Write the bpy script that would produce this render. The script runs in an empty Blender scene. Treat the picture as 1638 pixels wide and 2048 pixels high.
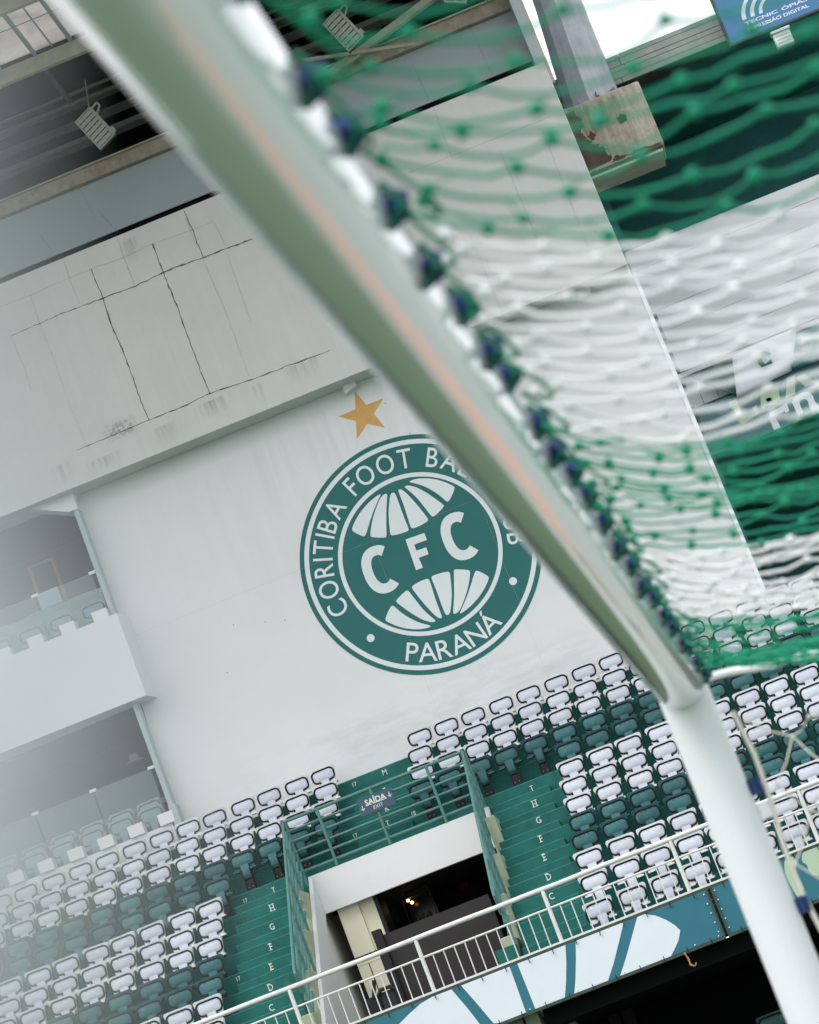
import bpy, math, random
from mathutils import Vector, Matrix
random.seed(7)
R = math.radians
sc = bpy.context.scene
col = sc.collection
# ------------------------------------------------------------------ camera, world, sun, exposure
F_PX, PITCH, ROLL, YAW, CAM_Z = 6000.0, R(12.33), R(21.07), R(-3.47), 1.6
fw = Vector((math.sin(YAW) * math.cos(PITCH), math.cos(YAW) * math.cos(PITCH), math.sin(PITCH)))
rt = Vector((math.cos(YAW), -math.sin(YAW), 0))
up = rt.cross(fw)
c0 = Vector((0, 0, CAM_Z))
cr, sr = math.cos(ROLL), math.sin(ROLL)
cam = bpy.data.cameras.new('camera')
camo = bpy.data.objects.new('camera', cam)
col.objects.link(camo)
ix, iy = rt * cr - up * sr, rt * sr + up * cr
camo.matrix_world = Matrix(((ix.x, iy.x, -fw.x, 0), (ix.y, iy.y, -fw.y, 0), (ix.z, iy.z, -fw.z, CAM_Z), (0, 0, 0, 1)))
cam.sensor_fit = 'VERTICAL'; cam.sensor_height = 36; cam.lens = F_PX / 2048 * 36
cam.clip_start = 0.01; cam.clip_end = 2000
cam.dof.use_dof = True; cam.dof.focus_distance = 49.0; cam.dof.aperture_fstop = 8.6
sc.camera = camo

SUN_EL, SUN_AZ = R(52), R(205)     # high veiled sun behind the photographer
w = bpy.data.worlds.new('World'); sc.world = w; w.use_nodes = True
nt = w.node_tree; nt.nodes.clear()
out = nt.nodes.new('ShaderNodeOutputWorld'); bg = nt.nodes.new('ShaderNodeBackground')
sky = nt.nodes.new('ShaderNodeTexSky'); sky.sky_type = 'NISHITA'; sky.sun_disc = False
sky.sun_elevation = SUN_EL; sky.sun_rotation = SUN_AZ; sky.dust_density = 4.0; sky.air_density = 1.0; sky.ozone_density = 1.0
hs = nt.nodes.new('ShaderNodeHueSaturation'); hs.inputs['Saturation'].default_value = 0.22   # thin cloud cover greys the blue
nt.links.new(sky.outputs[0], hs.inputs['Color'])
mixc = nt.nodes.new('ShaderNodeMix'); mixc.data_type = 'RGBA'; mixc.inputs[0].default_value = 0.55
mixc.inputs[7].default_value = (11.6, 11.9, 12.4, 1)                                           # even cloud layer
nt.links.new(hs.outputs[0], mixc.inputs[6]); nt.links.new(mixc.outputs[2], bg.inputs[0])
bg.inputs[1].default_value = 0.15
nt.links.new(bg.outputs[0], out.inputs[0])
sun = bpy.data.lights.new('sun', 'SUN'); sun.energy = 0.5; sun.angle = R(25); sun.color = (1, 0.97, 0.93)
suno = bpy.data.objects.new('sun', sun); col.objects.link(suno)
sd = Vector((math.sin(SUN_AZ) * math.cos(SUN_EL), math.cos(SUN_AZ) * math.cos(SUN_EL), math.sin(SUN_EL)))
suno.rotation_euler = sd.to_track_quat('Z', 'Y').to_euler()
sc.view_settings.view_transform = 'Standard'; sc.view_settings.look = 'None'
sc.view_settings.exposure = 0.29; sc.view_settings.gamma = 1; sc.view_settings.use_curve_mapping = False
sc.render.engine = 'CYCLES'; sc.cycles.use_denoising = True
sc.cycles.max_bounces = 8; sc.cycles.transparent_max_bounces = 12

# ------------------------------------------------------------------ helpers
def ray(x, y):
    dx, dy = x - 819, y - 1024
    return fw + rt * ((dx * cr - dy * sr) / F_PX) - up * ((dx * sr + dy * cr) / F_PX)
def at(x, y, Y):                      # the point of the real plane y = Y seen at a photo pixel
    d = ray(x, y); return c0 + d * (Y / d.y)
def crop(ox, oy, s, pts): return [(ox + a / s, oy + b / s) for a, b in pts]
def seen(p, m=70):
    q = Vector(p) - c0; d = q.dot(fw)
    if d <= 0: return False
    u, v = q.dot(rt) / d * F_PX, -q.dot(up) / d * F_PX
    x, y = 819 + u * cr + v * sr, 1024 - u * sr + v * cr
    return -m < x < 1638 + m and -m < y < 2048 + m

class MB:
    def __init__(s): s.v = []; s.f = []; s.m = []
    def add(s, vs, fs, mi=0):
        o = len(s.v); s.v += [tuple(p) for p in vs]
        for f in fs: s.f.append(tuple(i + o for i in f)); s.m.append(mi)
        return s
    def box(s, x0, x1, y0, y1, z0, z1, mi=0):
        return s.add([(x0, y0, z0), (x1, y0, z0), (x1, y1, z0), (x0, y1, z0), (x0, y0, z1), (x1, y0, z1), (x1, y1, z1), (x0, y1, z1)],
                     [(0, 3, 2, 1), (4, 5, 6, 7), (0, 1, 5, 4), (1, 2, 6, 5), (2, 3, 7, 6), (3, 0, 4, 7)], mi)
    def bbox(s, x0, x1, y0, y1, z0, z1, b=0.01, mi=0):       # box with chamfered vertical front edges and top
        pts = [(x0 + b, z0), (x1 - b, z0), (x1, z0 + b), (x1, z1 - b), (x1 - b, z1), (x0 + b, z1), (x0, z1 - b), (x0, z0 + b)]
        return s.prism(pts, y0, y1, mi, b)
    def prism(s, pts, y0, y1, mi=0, b=0.0):                  # outline in x,z pulled from y0 (front) to y1
        n = len(pts)
        if b:
            cx = sum(p[0] for p in pts) / n; cz = sum(p[1] for p in pts) / n
            ins = []
            for x, z in pts:
                dx, dz = x - cx, z - cz; l = math.hypot(dx, dz) or 1
                ins.append((x - dx / l * b, z - dz / l * b))
            rings = [[(x, y0, z) for x, z in ins], [(x, y0 + b, z) for x, z in pts], [(x, y1, z) for x, z in pts]]
        else: rings = [[(x, y0, z) for x, z in pts], [(x, y1, z) for x, z in pts]]
        vs = [p for r_ in rings for p in r_]; fs = []
        for k in range(len(rings) - 1):
            for i in range(n):
                j = (i + 1) % n; fs.append((k * n + i, k * n + j, (k + 1) * n + j, (k + 1) * n + i))
        fs.append(tuple(range(n))); fs.append(tuple(reversed(range((len(rings) - 1) * n, len(rings) * n))))
        return s.add(vs, fs, mi)
    def tube(s, pts, r, n=8, mi=0, cap=True):
        pts = [Vector(p) for p in pts]; rs = r if isinstance(r, (list, tuple)) else [r] * len(pts)
        vs = []; fs = []; ref = None
        for i, p in enumerate(pts):
            t = (pts[min(i + 1, len(pts) - 1)] - pts[max(i - 1, 0)]).normalized()
            if ref is None: ref = Vector((0, 0, 1)) if abs(t.z) < 0.9 else Vector((1, 0, 0))
            a = (ref - t * ref.dot(t)).normalized(); b = t.cross(a); ref = a
            for k in range(n):
                q = 2 * math.pi * k / n; vs.append(p + (a * math.cos(q) + b * math.sin(q)) * rs[i])
        for i in range(len(pts) - 1):
            for k in range(n):
                j = (k + 1) % n; fs.append((i * n + k, i * n + j, (i + 1) * n + j, (i + 1) * n + k))
        if cap: fs.append(tuple(reversed(range(n)))); fs.append(tuple(range((len(pts) - 1) * n, len(pts) * n)))
        return s.add(vs, fs, mi)
    def bar(s, a, b, w, h, mi=0):                            # square-section bar from a to b
        a, b = Vector(a), Vector(b); t = (b - a).normalized()
        rf = Vector((0, 0, 1)) if abs(t.z) < 0.95 else Vector((1, 0, 0))
        sx = t.cross(rf).normalized() * w / 2; sz = sx.cross(t).normalized() * h / 2
        return s.add([a - sx - sz, a + sx - sz, a + sx + sz, a - sx + sz, b - sx - sz, b + sx - sz, b + sx + sz, b - sx + sz],
                     [(0, 1, 2, 3), (7, 6, 5, 4), (0, 4, 5, 1), (1, 5, 6, 2), (2, 6, 7, 3), (3, 7, 4, 0)], mi)
    def ball(s, c, r, mi=0, nu=8, nv=5):
        vs = [(c[0], c[1], c[2] - r)]; fs = []
        for i in range(1, nv):
            a = -math.pi / 2 + math.pi * i / nv
            for k in range(nu):
                q = 2 * math.pi * k / nu
                vs.append((c[0] + r * math.cos(a) * math.cos(q), c[1] + r * math.cos(a) * math.sin(q), c[2] + r * math.sin(a)))
        vs.append((c[0], c[1], c[2] + r)); L = len(vs) - 1
        for k in range(nu):
            j = (k + 1) % nu; fs.append((0, 1 + j, 1 + k))
            for i in range(nv - 2): a = 1 + i * nu; fs.append((a + k, a + j, a + nu + j, a + nu + k))
            fs.append((L, L - nu + k, L - nu + j))
        return s.add(vs, fs, mi)
    def flat(s, pts, y, t=0.003, mi=0):                      # thin plate standing proud of a wall facing -y
        return s.prism(pts, y - t, y, mi)
    def mesh(s, name, mats, smooth=False):
        me = bpy.data.meshes.new(name); me.from_pydata(s.v, [], s.f)
        for m in (mats if isinstance(mats, (list, tuple)) else [mats]): me.materials.append(m)
        if max(s.m, default=0): me.polygons.foreach_set('material_index', s.m)
        import bmesh
        bm = bmesh.new(); bm.from_mesh(me); bmesh.ops.recalc_face_normals(bm, faces=bm.faces); bm.to_mesh(me); bm.free()
        if smooth: me.polygons.foreach_set('use_smooth', [True] * len(me.polygons)); me.set_sharp_from_angle(angle=R(38))
        return me
    def build(s, name, mats, parent=None, smooth=False):
        return link(name, s.mesh(name, mats, smooth), parent)
def link(name, me, parent=None, loc=None):
    o = bpy.data.objects.new(name, me); col.objects.link(o)
    if parent: o.parent = parent
    if loc: o.location = loc
    return o
def tag(o, label=None, cat=None, group=None, kind=None):
    if label: o['label'] = label
    if cat: o['category'] = cat
    if group: o['group'] = group
    if kind: o['kind'] = kind
    return o
def empty(name, label, cat, loc=(0, 0, 0), group=None):
    o = bpy.data.objects.new(name, None); col.objects.link(o); o.location = loc
    return tag(o, label, cat, group)
def move_to(o, p):                                           # shift mesh data so the origin sits at p
    o.data.transform(Matrix.Translation(-Vector(p))); o.location = p; return o
def glyphs(body, size, bold=0.0, sx=1.0):                    # text as a flat mesh: list of verts (x,y) and faces
    cu = bpy.data.curves.new('t', 'FONT'); cu.body = body; cu.size = size; cu.offset = bold; cu.resolution_u = 4
    o = bpy.data.objects.new('t', cu); col.objects.link(o)
    dg = bpy.context.evaluated_depsgraph_get(); dg.update()
    me = bpy.data.meshes.new_from_object(o.evaluated_get(dg))
    vs = [(v.co.x * sx, v.co.y) for v in me.vertices]; fs = [tuple(p.vertices) for p in me.polygons]
    bpy.data.objects.remove(o); bpy.data.meshes.remove(me); bpy.data.curves.remove(cu)
    return vs, fs
def text_on(mb, body, x, z, y, size, bold=0.0, center=True, width=None, rot=0.0, sx=1.0):
    vs, fs = glyphs(body, size, bold, sx)
    if not vs: return
    x0, x1 = min(v[0] for v in vs), max(v[0] for v in vs); k = 1.0
    if width: k = width / (x1 - x0)
    cxx = (x0 + x1) / 2 if center else x0
    c, s_ = math.cos(rot), math.sin(rot)
    P = []
    for a, b in vs:
        a = (a - cxx) * k
        P.append((x + a * c + b * s_, y, z - a * s_ + b * c))
    mb.add(P, fs)

# ------------------------------------------------------------------ materials
def mat(name, rgb, rough=0.6, var=0.08, scale=3.0, bump=0.0, bscale=60.0, streak=0.0, dirt=None, metal=0.0, spec=0.25, coat=0.0, rnd=0.0):
    m = bpy.data.materials.new(name); m.use_nodes = True; n = m.node_tree.nodes; l = m.node_tree.links
    b = n['Principled BSDF']; b.inputs['Roughness'].default_value = rough; b.inputs['Metallic'].default_value = metal
    b.inputs['Specular IOR Level'].default_value = spec; b.inputs['Coat Weight'].default_value = coat
    tc = n.new('ShaderNodeTexCoord'); cur = None
    base = n.new('ShaderNodeRGB'); base.outputs[0].default_value = (*rgb, 1); cur = base.outputs[0]
    def mul(cur, fac_out, lo, hi):
        mr = n.new('ShaderNodeMapRange'); mr.inputs[1].default_value = 0.3; mr.inputs[2].default_value = 0.7
        mr.inputs[3].default_value = lo; mr.inputs[4].default_value = hi; l.new(fac_out, mr.inputs[0])
        mx = n.new('ShaderNodeMix'); mx.data_type = 'RGBA'; mx.blend_type = 'MULTIPLY'; mx.inputs[0].default_value = 1
        cb = n.new('ShaderNodeCombineColor'); [l.new(mr.outputs[0], cb.inputs[i]) for i in range(3)]
        l.new(cur, mx.inputs[6]); l.new(cb.outputs[0], mx.inputs[7]); return mx.outputs[2]
    oi = n.new('ShaderNodeObjectInfo') if rnd else None
    if rnd: cur = mul(cur, oi.outputs['Random'], 1 - rnd, 1.0)
    def each(nz):
        if rnd:
            nz.noise_dimensions = '4D'; mw = n.new('ShaderNodeMath'); mw.operation = 'MULTIPLY'; mw.inputs[1].default_value = 37.0
            l.new(oi.outputs['Random'], mw.inputs[0]); l.new(mw.outputs[0], nz.inputs['W'])
    if var:
        nz = n.new('ShaderNodeTexNoise'); each(nz); nz.inputs['Scale'].default_value = scale; nz.inputs['Detail'].default_value = 6
        nz.inputs['Roughness'].default_value = 0.65
        l.new(tc.outputs['Object'], nz.inputs['Vector']); cur = mul(cur, nz.outputs[0], 1 - var, 1 + var * 0.4)
    if streak:
        mp = n.new('ShaderNodeMapping'); mp.inputs['Scale'].default_value = (5, 5, 0.18); l.new(tc.outputs['Object'], mp.inputs[0])
        nz = n.new('ShaderNodeTexNoise'); nz.inputs['Scale'].default_value = 2.2; nz.inputs['Detail'].default_value = 8
        l.new(mp.outputs[0], nz.inputs['Vector']); cur = mul(cur, nz.outputs[0], 1 - streak, 1)
    if dirt:                                                 # (colour, amount, scale, threshold)
        nz = n.new('ShaderNodeTexNoise'); each(nz); nz.inputs['Scale'].default_value = dirt[2]; nz.inputs['Detail'].default_value = 9
        nz.inputs['Roughness'].default_value = 0.7; l.new(tc.outputs['Object'], nz.inputs['Vector'])
        mr = n.new('ShaderNodeMapRange'); mr.inputs[1].default_value = dirt[3]; mr.inputs[2].default_value = dirt[3] + 0.15
        mr.inputs[4].default_value = dirt[1]; l.new(nz.outputs[0], mr.inputs[0])
        mx = n.new('ShaderNodeMix'); mx.data_type = 'RGBA'; l.new(mr.outputs[0], mx.inputs[0]); l.new(cur, mx.inputs[6])
        mx.inputs[7].default_value = (*dirt[0], 1); cur = mx.outputs[2]
    l.new(cur, b.inputs['Base Color'])
    if bump:
        nb = n.new('ShaderNodeTexNoise'); nb.inputs['Scale'].default_value = bscale; nb.inputs['Detail'].default_value = 4
        l.new(tc.outputs['Object'], nb.inputs['Vector']); bp = n.new('ShaderNodeBump'); bp.inputs['Strength'].default_value = bump
        bp.inputs['Distance'].default_value = 0.01; l.new(nb.outputs[0], bp.inputs['Height']); l.new(bp.outputs[0], b.inputs['Normal'])
    return m
def alpha_stain(name, rgb, sx, sz, thr, amt):                # blotchy stain: fades out through noise
    m = bpy.data.materials.new(name); m.use_nodes = True; n = m.node_tree.nodes; l = m.node_tree.links; b = n['Principled BSDF']
    b.inputs['Base Color'].default_value = (*rgb, 1); b.inputs['Roughness'].default_value = 0.9
    uv = n.new('ShaderNodeTexCoord'); mp = n.new('ShaderNodeMapping'); mp.inputs['Scale'].default_value = (sx, 1, sz)
    l.new(uv.outputs['Object'], mp.inputs[0]); nz = n.new('ShaderNodeTexNoise'); nz.inputs['Scale'].default_value = 1.0; nz.inputs['Detail'].default_value = 8
    nz.inputs['Roughness'].default_value = 0.7; l.new(mp.outputs[0], nz.inputs['Vector'])
    mr = n.new('ShaderNodeMapRange'); mr.inputs[1].default_value = thr; mr.inputs[2].default_value = thr + 0.25; mr.inputs[4].default_value = amt
    l.new(nz.outputs[0], mr.inputs[0])
    g = n.new('ShaderNodeAttribute'); g.attribute_name = 'fade'; mm = n.new('ShaderNodeMath'); mm.operation = 'MULTIPLY'
    l.new(mr.outputs[0], mm.inputs[0]); l.new(g.outputs['Fac'], mm.inputs[1]); l.new(mm.outputs[0], b.inputs['Alpha'])
    return m
M = {}
M['wall'] = mat('white_wall_paint', (0.735, 0.742, 0.742), 0.75, 0.035, 0.5, 0.25, 90, 0.0, ((0.58, 0.54, 0.50), 0.18, 0.6, 0.60))
M['fascia'] = mat('weathered_white_paint', (0.615, 0.62, 0.605), 0.8, 0.06, 0.6, 0.3, 70, 0.035, ((0.46, 0.44, 0.41), 0.25, 1.3, 0.62))
M['band'] = mat('grey_blue_render', (0.39, 0.455, 0.47), 0.8, 0.05, 0.6, 0.2, 60, 0.0)
M['crack'] = mat('crack_dark', (0.10, 0.094, 0.083), 0.9, 0)
M['joint'] = mat('joint_grey', (0.20, 0.20, 0.195), 0.9, 0)
M['hair'] = mat('hairline_joint', (0.42, 0.45, 0.45), 0.9, 0)
M['teal'] = mat('green_floor_paint', (0.013, 0.142, 0.122), 0.6, 0.32, 2.2, 0.3, 50, 0.0, ((0.10, 0.20, 0.16), 0.5, 3.0, 0.60))
M['nosing'] = mat('worn_step_edge', (0.055, 0.25, 0.23), 0.6, 0.4, 9.0)
M['letter'] = mat('white_stencil_paint', (0.70, 0.74, 0.66), 0.7, 0.15, 20)
M['crest'] = mat('crest_green_paint', (0.024, 0.145, 0.140), 0.6, 0.07, 1.5, 0.15, 90)
M['crestw'] = mat('crest_white_paint', (0.72, 0.76, 0.77), 0.65, 0.03, 2, 0.15, 90)
M['gold'] = mat('ochre_star_paint', (0.66, 0.37, 0.12), 0.6, 0.1, 6, 0.2, 80)
M['banner'] = mat('teal_banner_vinyl', (0.030, 0.158, 0.210), 0.45, 0.06, 2)
M['bannerw'] = mat('white_banner_vinyl', (0.69, 0.74, 0.80), 0.45, 0.03, 2)
M['board2'] = mat('faded_teal_board', (0.10, 0.20, 0.225), 0.6, 0.1, 2)
M['lime'] = mat('pale_green_print', (0.42, 0.54, 0.38), 0.5, 0.05, 4)
M['railw'] = mat('chipped_white_rail_paint', (0.72, 0.72, 0.70), 0.5, 0.12, 9, 0, 60, 0, ((0.20, 0.15, 0.11), 0.85, 11.0, 0.60))
M['railg'] = mat('faded_green_rail_paint', (0.10, 0.23, 0.21), 0.5, 0.2, 10, 0, 60, 0, ((0.22, 0.17, 0.07), 0.7, 6.0, 0.63))
M['steel'] = mat('dark_frame_steel', (0.055, 0.075, 0.06), 0.55, 0.25, 8)
M['seatw'] = mat('white_seat_plastic', (0.75, 0.76, 0.79), 0.35, 0.06, 5, 0, 60, 0, ((0.42, 0.40, 0.36), 0.35, 7, 0.58), rnd=0.10)
M['padw'] = mat('white_seat_pad_plastic', (0.66, 0.69, 0.77), 0.38, 0.07, 6, 0.08, 120, 0, ((0.50, 0.46, 0.40), 0.30, 6, 0.60), rnd=0.10)
M['seatg'] = mat('green_seat_plastic', (0.022, 0.105, 0.110), 0.38, 0.15, 7, rnd=0.25)
M['padg'] = mat('green_seat_pad_plastic', (0.050, 0.165, 0.175), 0.45, 0.25, 9, 0.1, 120, 0, ((0.20, 0.30, 0.29), 0.5, 8, 0.57), rnd=0.25)
M['pad_outline'] = mat('black_seat_outline', (0.008, 0.012, 0.015), 0.6, 0.2, 20)  # colour of the black tube drawn around the folded pad
M['black'] = mat('black_bracket_steel', (0.012, 0.013, 0.014), 0.5, 0.3, 20)
M['bolt'] = mat('rusty_bolt', (0.30, 0.20, 0.16), 0.6, 0.3, 30)
M['cream'] = mat('cream_green_paint', (0.42, 0.47, 0.33), 0.8, 0.15, 3, 0.3, 60, 0.1)
M['creamy'] = mat('cream_wall_paint', (0.84, 0.81, 0.62), 0.7, 0.05, 2)
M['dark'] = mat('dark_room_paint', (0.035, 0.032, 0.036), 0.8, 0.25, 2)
M['brown'] = mat('dark_brown_panel', (0.034, 0.028, 0.030), 0.7, 0.15, 4)
M['tealvoid'] = mat('dark_green_tier_paint', (0.05, 0.20, 0.20), 0.9, 0.3, 1)
M['soffit'] = mat('bounce_lit_board_soffit', (0.62, 0.57, 0.46), 0.9, 0.2, 4, 0.4, 20)  # lighter than the block: ground bounce put into the colour
M['void'] = mat('painted_shade_black', (0.006, 0.0065, 0.008), 0.9, 0.3, 1)  # near-black colour paints the deep shade of recesses and roof void
M['greyc'] = mat('grey_concrete', (0.26, 0.26, 0.24), 0.9, 0.2, 2, 0.4, 40, 0.15)
M['rust'] = mat('rusty_edge_beam', (0.46, 0.40, 0.32), 0.8, 0.25, 5, 0.2, 50, 0.15, ((0.20, 0.12, 0.08), 0.7, 4.0, 0.56))
M['beamc'] = mat('cream_steel_paint', (0.52, 0.49, 0.40), 0.7, 0.2, 4, 0, 60, 0.1, ((0.3, 0.18, 0.10), 0.5, 5, 0.62))
M['lamp'] = mat('grey_cast_lamp_housing', (0.44, 0.46, 0.40), 0.55, 0.1, 8)
M['lampd'] = mat('dark_lamp_recess', (0.05, 0.055, 0.05), 0.7, 0)
M['column'] = mat('galvanised_column_steel', (0.40, 0.42, 0.45), 0.45, 0.2, 2.5, 0.1, 30, 0.2, None, 0.35)
M['block'] = mat('stained_concrete_block', (0.52, 0.46, 0.37), 0.9, 0.35, 5.0, 0.8, 25, 0.35, ((0.22, 0.17, 0.12), 0.8, 3.2, 0.55))
M['blockd'] = mat('dark_stained_concrete', (0.12, 0.085, 0.065), 0.9, 0.4, 3, 0.6, 30, 0.3)
M['board'] = mat('board_marked_concrete', (0.30, 0.33, 0.31), 0.9, 0.2, 1.6, 0.5, 30, 0.1)
M['clad'] = mat('pale_grey_cladding', (0.55, 0.57, 0.59), 0.5, 0.06, 1.2)
M['flash'] = mat('bright_flashing_metal', (0.75, 0.78, 0.80), 0.35, 0.1, 4, 0, 60, 0, None, 0.3)
M['signb'] = mat('blue_sign_vinyl', (0.07, 0.20, 0.38), 0.4, 0.1, 1.5)
M['exit'] = mat('slate_exit_sign', (0.055, 0.10, 0.145), 0.5, 0.1, 6)
M['cloth'] = mat('white_flag_cloth', (0.72, 0.73, 0.80), 0.8, 0.05, 6, 0.2, 40)
M['clothg'] = mat('dark_green_flag_cloth', (0.05, 0.13, 0.11), 0.8, 0.15, 6, 0.2, 40)
M['tarp'] = mat('pale_grey_green_tarp', (0.50, 0.58, 0.57), 0.6, 0.2, 2.5, 0.3, 5)
M['jamb'] = mat('grey_blue_jamb_paint', (0.42, 0.47, 0.49), 0.7, 0.05, 2)
M['grass'] = mat('grass', (0.030, 0.078, 0.018), 0.9, 0.3, 1.5, 0.5, 40)
M['pinkrefl'] = mat('pink_reflection_ground', (0.72, 0.36, 0.27), 0.8, 0.15, 1.5)
M['apron'] = mat('pale_concrete_apron', (0.36, 0.40, 0.38), 0.85, 0.15, 0.8)
M['post'] = mat('white_goal_enamel', (0.80, 0.815, 0.83), 0.28, 0.03, 6, 0, 60, 0, None, 0, 0.8, 1.0)
M['ngreen'] = mat('green_net_cord', (0.012, 0.30, 0.17), 0.6, 0.15, 30)
M['ngreend'] = mat('dark_green_cord', (0.008, 0.13, 0.085), 0.6, 0.2, 30)
M['nwhite'] = mat('white_net_cord', (0.86, 0.87, 0.88), 0.7, 0.03, 30)
M['ncream'] = mat('cream_side_net_cord', (0.74, 0.72, 0.64), 0.7, 0.1, 30)
M['blue'] = mat('blue_plastic_clip', (0.012, 0.040, 0.140), 0.35, 0.2, 40)
M['tie'] = mat('white_plastic_tie', (0.82, 0.83, 0.87), 0.35, 0.03, 30)
M['paper'] = mat('pale_paper', (0.60, 0.63, 0.75), 0.6, 0)
M['red'] = mat('dull_red_sign', (0.16, 0.03, 0.03), 0.6, 0.1, 8)
M['glassd'] = mat('dark_display_glass', (0.01, 0.011, 0.012), 0.15, 0)
M['picture'] = mat('grey_picture', (0.045, 0.06, 0.065), 0.5, 0.4, 6)
M['hose'] = mat('orange_frayed_rope', (0.45, 0.25, 0.14), 0.8, 0.2, 30)
def glow(name, rgb, s):
    m = bpy.data.materials.new(name); m.use_nodes = True; b = m.node_tree.nodes['Principled BSDF']
    b.inputs['Emission Color'].default_value = (*rgb, 1); b.inputs['Emission Strength'].default_value = s; b.inputs['Base Color'].default_value = (*rgb, 1); return m
M['bulb'] = glow('lit_warm_bulb', (1, 0.55, 0.18), 6)
def glass(name, rgb, refl):
    m = bpy.data.materials.new(name); m.use_nodes = True; n = m.node_tree.nodes; l = m.node_tree.links; n.clear()
    o = n.new('ShaderNodeOutputMaterial'); t = n.new('ShaderNodeBsdfTransparent'); t.inputs[0].default_value = (*rgb, 1)
    g = n.new('ShaderNodeBsdfDiffuse'); g.inputs[0].default_value = (.7, .78, .8, 1)
    m1 = n.new('ShaderNodeMixShader'); m1.inputs[0].default_value = refl
    l.new(t.outputs[0], m1.inputs[1]); l.new(g.outputs[0], m1.inputs[2]); l.new(m1.outputs[0], o.inputs[0]); return m
M['glass'] = glass('reflection_haze_glass', (0.76, 0.84, 0.84), 0.13)  # white diffuse share paints a greyish reflection haze over the panes
def translucent(name, rgb):
    m = bpy.data.materials.new(name); m.use_nodes = True; n = m.node_tree.nodes; l = m.node_tree.links; n.clear()
    o = n.new('ShaderNodeOutputMaterial'); t = n.new('ShaderNodeBsdfTranslucent'); d = n.new('ShaderNodeBsdfDiffuse'); mx = n.new('ShaderNodeMixShader')
    tc = n.new('ShaderNodeTexCoord'); nz = n.new('ShaderNodeTexNoise'); nz.inputs['Scale'].default_value = 1.2; nz.inputs['Detail'].default_value = 8; nz.inputs['Distortion'].default_value = 1.0
    rp = n.new('ShaderNodeValToRGB'); rp.color_ramp.elements[0].position = 0.3; rp.color_ramp.elements[1].position = 0.7
    rp.color_ramp.elements[0].color = (*[c * 0.72 for c in rgb], 1); rp.color_ramp.elements[1].color = (*rgb, 1)
    l.new(tc.outputs['Object'], nz.inputs['Vector']); l.new(nz.outputs[0], rp.inputs[0]); l.new(rp.outputs[0], t.inputs[0]); l.new(rp.outputs[0], d.inputs[0])
    mx.inputs[0].default_value = 0.25; l.new(t.outputs[0], mx.inputs[1]); l.new(d.outputs[0], mx.inputs[2]); l.new(mx.outputs[0], o.inputs[0]); return m
M['sheet'] = translucent('translucent_roof_sheet', (0.74, 0.70, 0.68))

# ------------------------------------------------------------------ ground
g = MB().box(-150, 150, -120, 160, -0.5, 0.0).build('pitch', M['grass']); tag(g, kind='structure')
GF = Vector((0.0215, 6.9620, 0)); GD = Vector((-0.03898, -0.99924, 0)).normalized(); GB = Vector((-GD.y, GD.x, 0))
q = [GF + GD * -10.5 + GB * 0.30, GF + GD * -0.8 + GB * 0.25, GF + GD * -0.8 + GB * 1.15, GF + GD * -10.5 + GB * 1.75]
q2 = [GF + GD * -34 + GB * 0.9, GF + GD * 9 + GB * 0.5, GF + GD * 12 + GB * 12, GF + GD * -34 + GB * 12]
s2_ = MB().add([(p.x, p.y, 0.004) for p in q2], [(0, 1, 2, 3)]).build('concrete_apron', M['apron']); tag(s2_, kind='structure')
s_ = MB().add([(p.x, p.y, 0.009) for p in q], [(0, 1, 2, 3)]).build('pink_reflection_patch', M['pinkrefl']); tag(s_, kind='structure')  # unseen patch, added and shaped so the crossbar shows a pink reflection

es_ = bpy.data.objects.new('end_stand', None); col.objects.link(es_); tag(es_, kind='structure')  # out-of-view stand, added to block low sky right of the goal
M['endc'] = mat('end_stand_concrete', (0.34, 0.38, 0.37), 0.9, 0.2, 0.5)
for i in range(16): MB().box(20 + i * .8, 20 + (i + 1) * .8, -45, 40, 0, 2.0 + i * .62).build('end_step', M['endc'], es_)
MB().box(32.8, 33.3, -45, 40, 0, 17).build('end_wall', M['endc'], es_)
# ------------------------------------------------------------------ terrace (the seating steps)
ROWS = 'ABCDEFGHIJKLM'; T = 0.565; Y0 = 43.9
PZ = [4.66, 5.10, 5.494, 5.83, 6.16, 6.492, 6.84, 7.185, 7.54, 7.89, 8.24, 8.595, 8.949]
FZ = [z - 0.53 for z in PZ] + [8.949 - 0.53 + 0.354]
YR = [Y0 + T * k for k in range(14)]
XL, XR = -17.0, 9.0
VL, VR = -6.85, -3.45          # outer faces of the exit's side walls
ter = bpy.data.objects.new('seating_terrace', None); col.objects.link(ter); tag(ter, kind='structure')
def step(k, x0, x1):
    y0, y1 = YR[k] - 0.28, YR[k + 1] - 0.28 if k < 12 else 51.25
    mb = MB(); mb.box(x0, x1, y0, y1 + 0.02, FZ[k] - 0.47, FZ[k])
    mb.box(x0, x1, y0 - 0.003, y0 + 0.012, FZ[k] - 0.012, FZ[k] + 0.002, 1)
    mb.build('step', [M['teal'], M['nosing']], ter)
for k in range(13):
    if k <= 8: step(k, XL, VL); step(k, VR, XR)
    else: step(k, XL, XR)
mb = MB().box(XL, XR, 50.97, 51.28, FZ[12], FZ[13]); mb.box(XL, XR, 50.967, 50.982, FZ[13] - 0.012, FZ[13] + 0.002, 1)
mb.build('step', [M['teal'], M['nosing']], ter)
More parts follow.
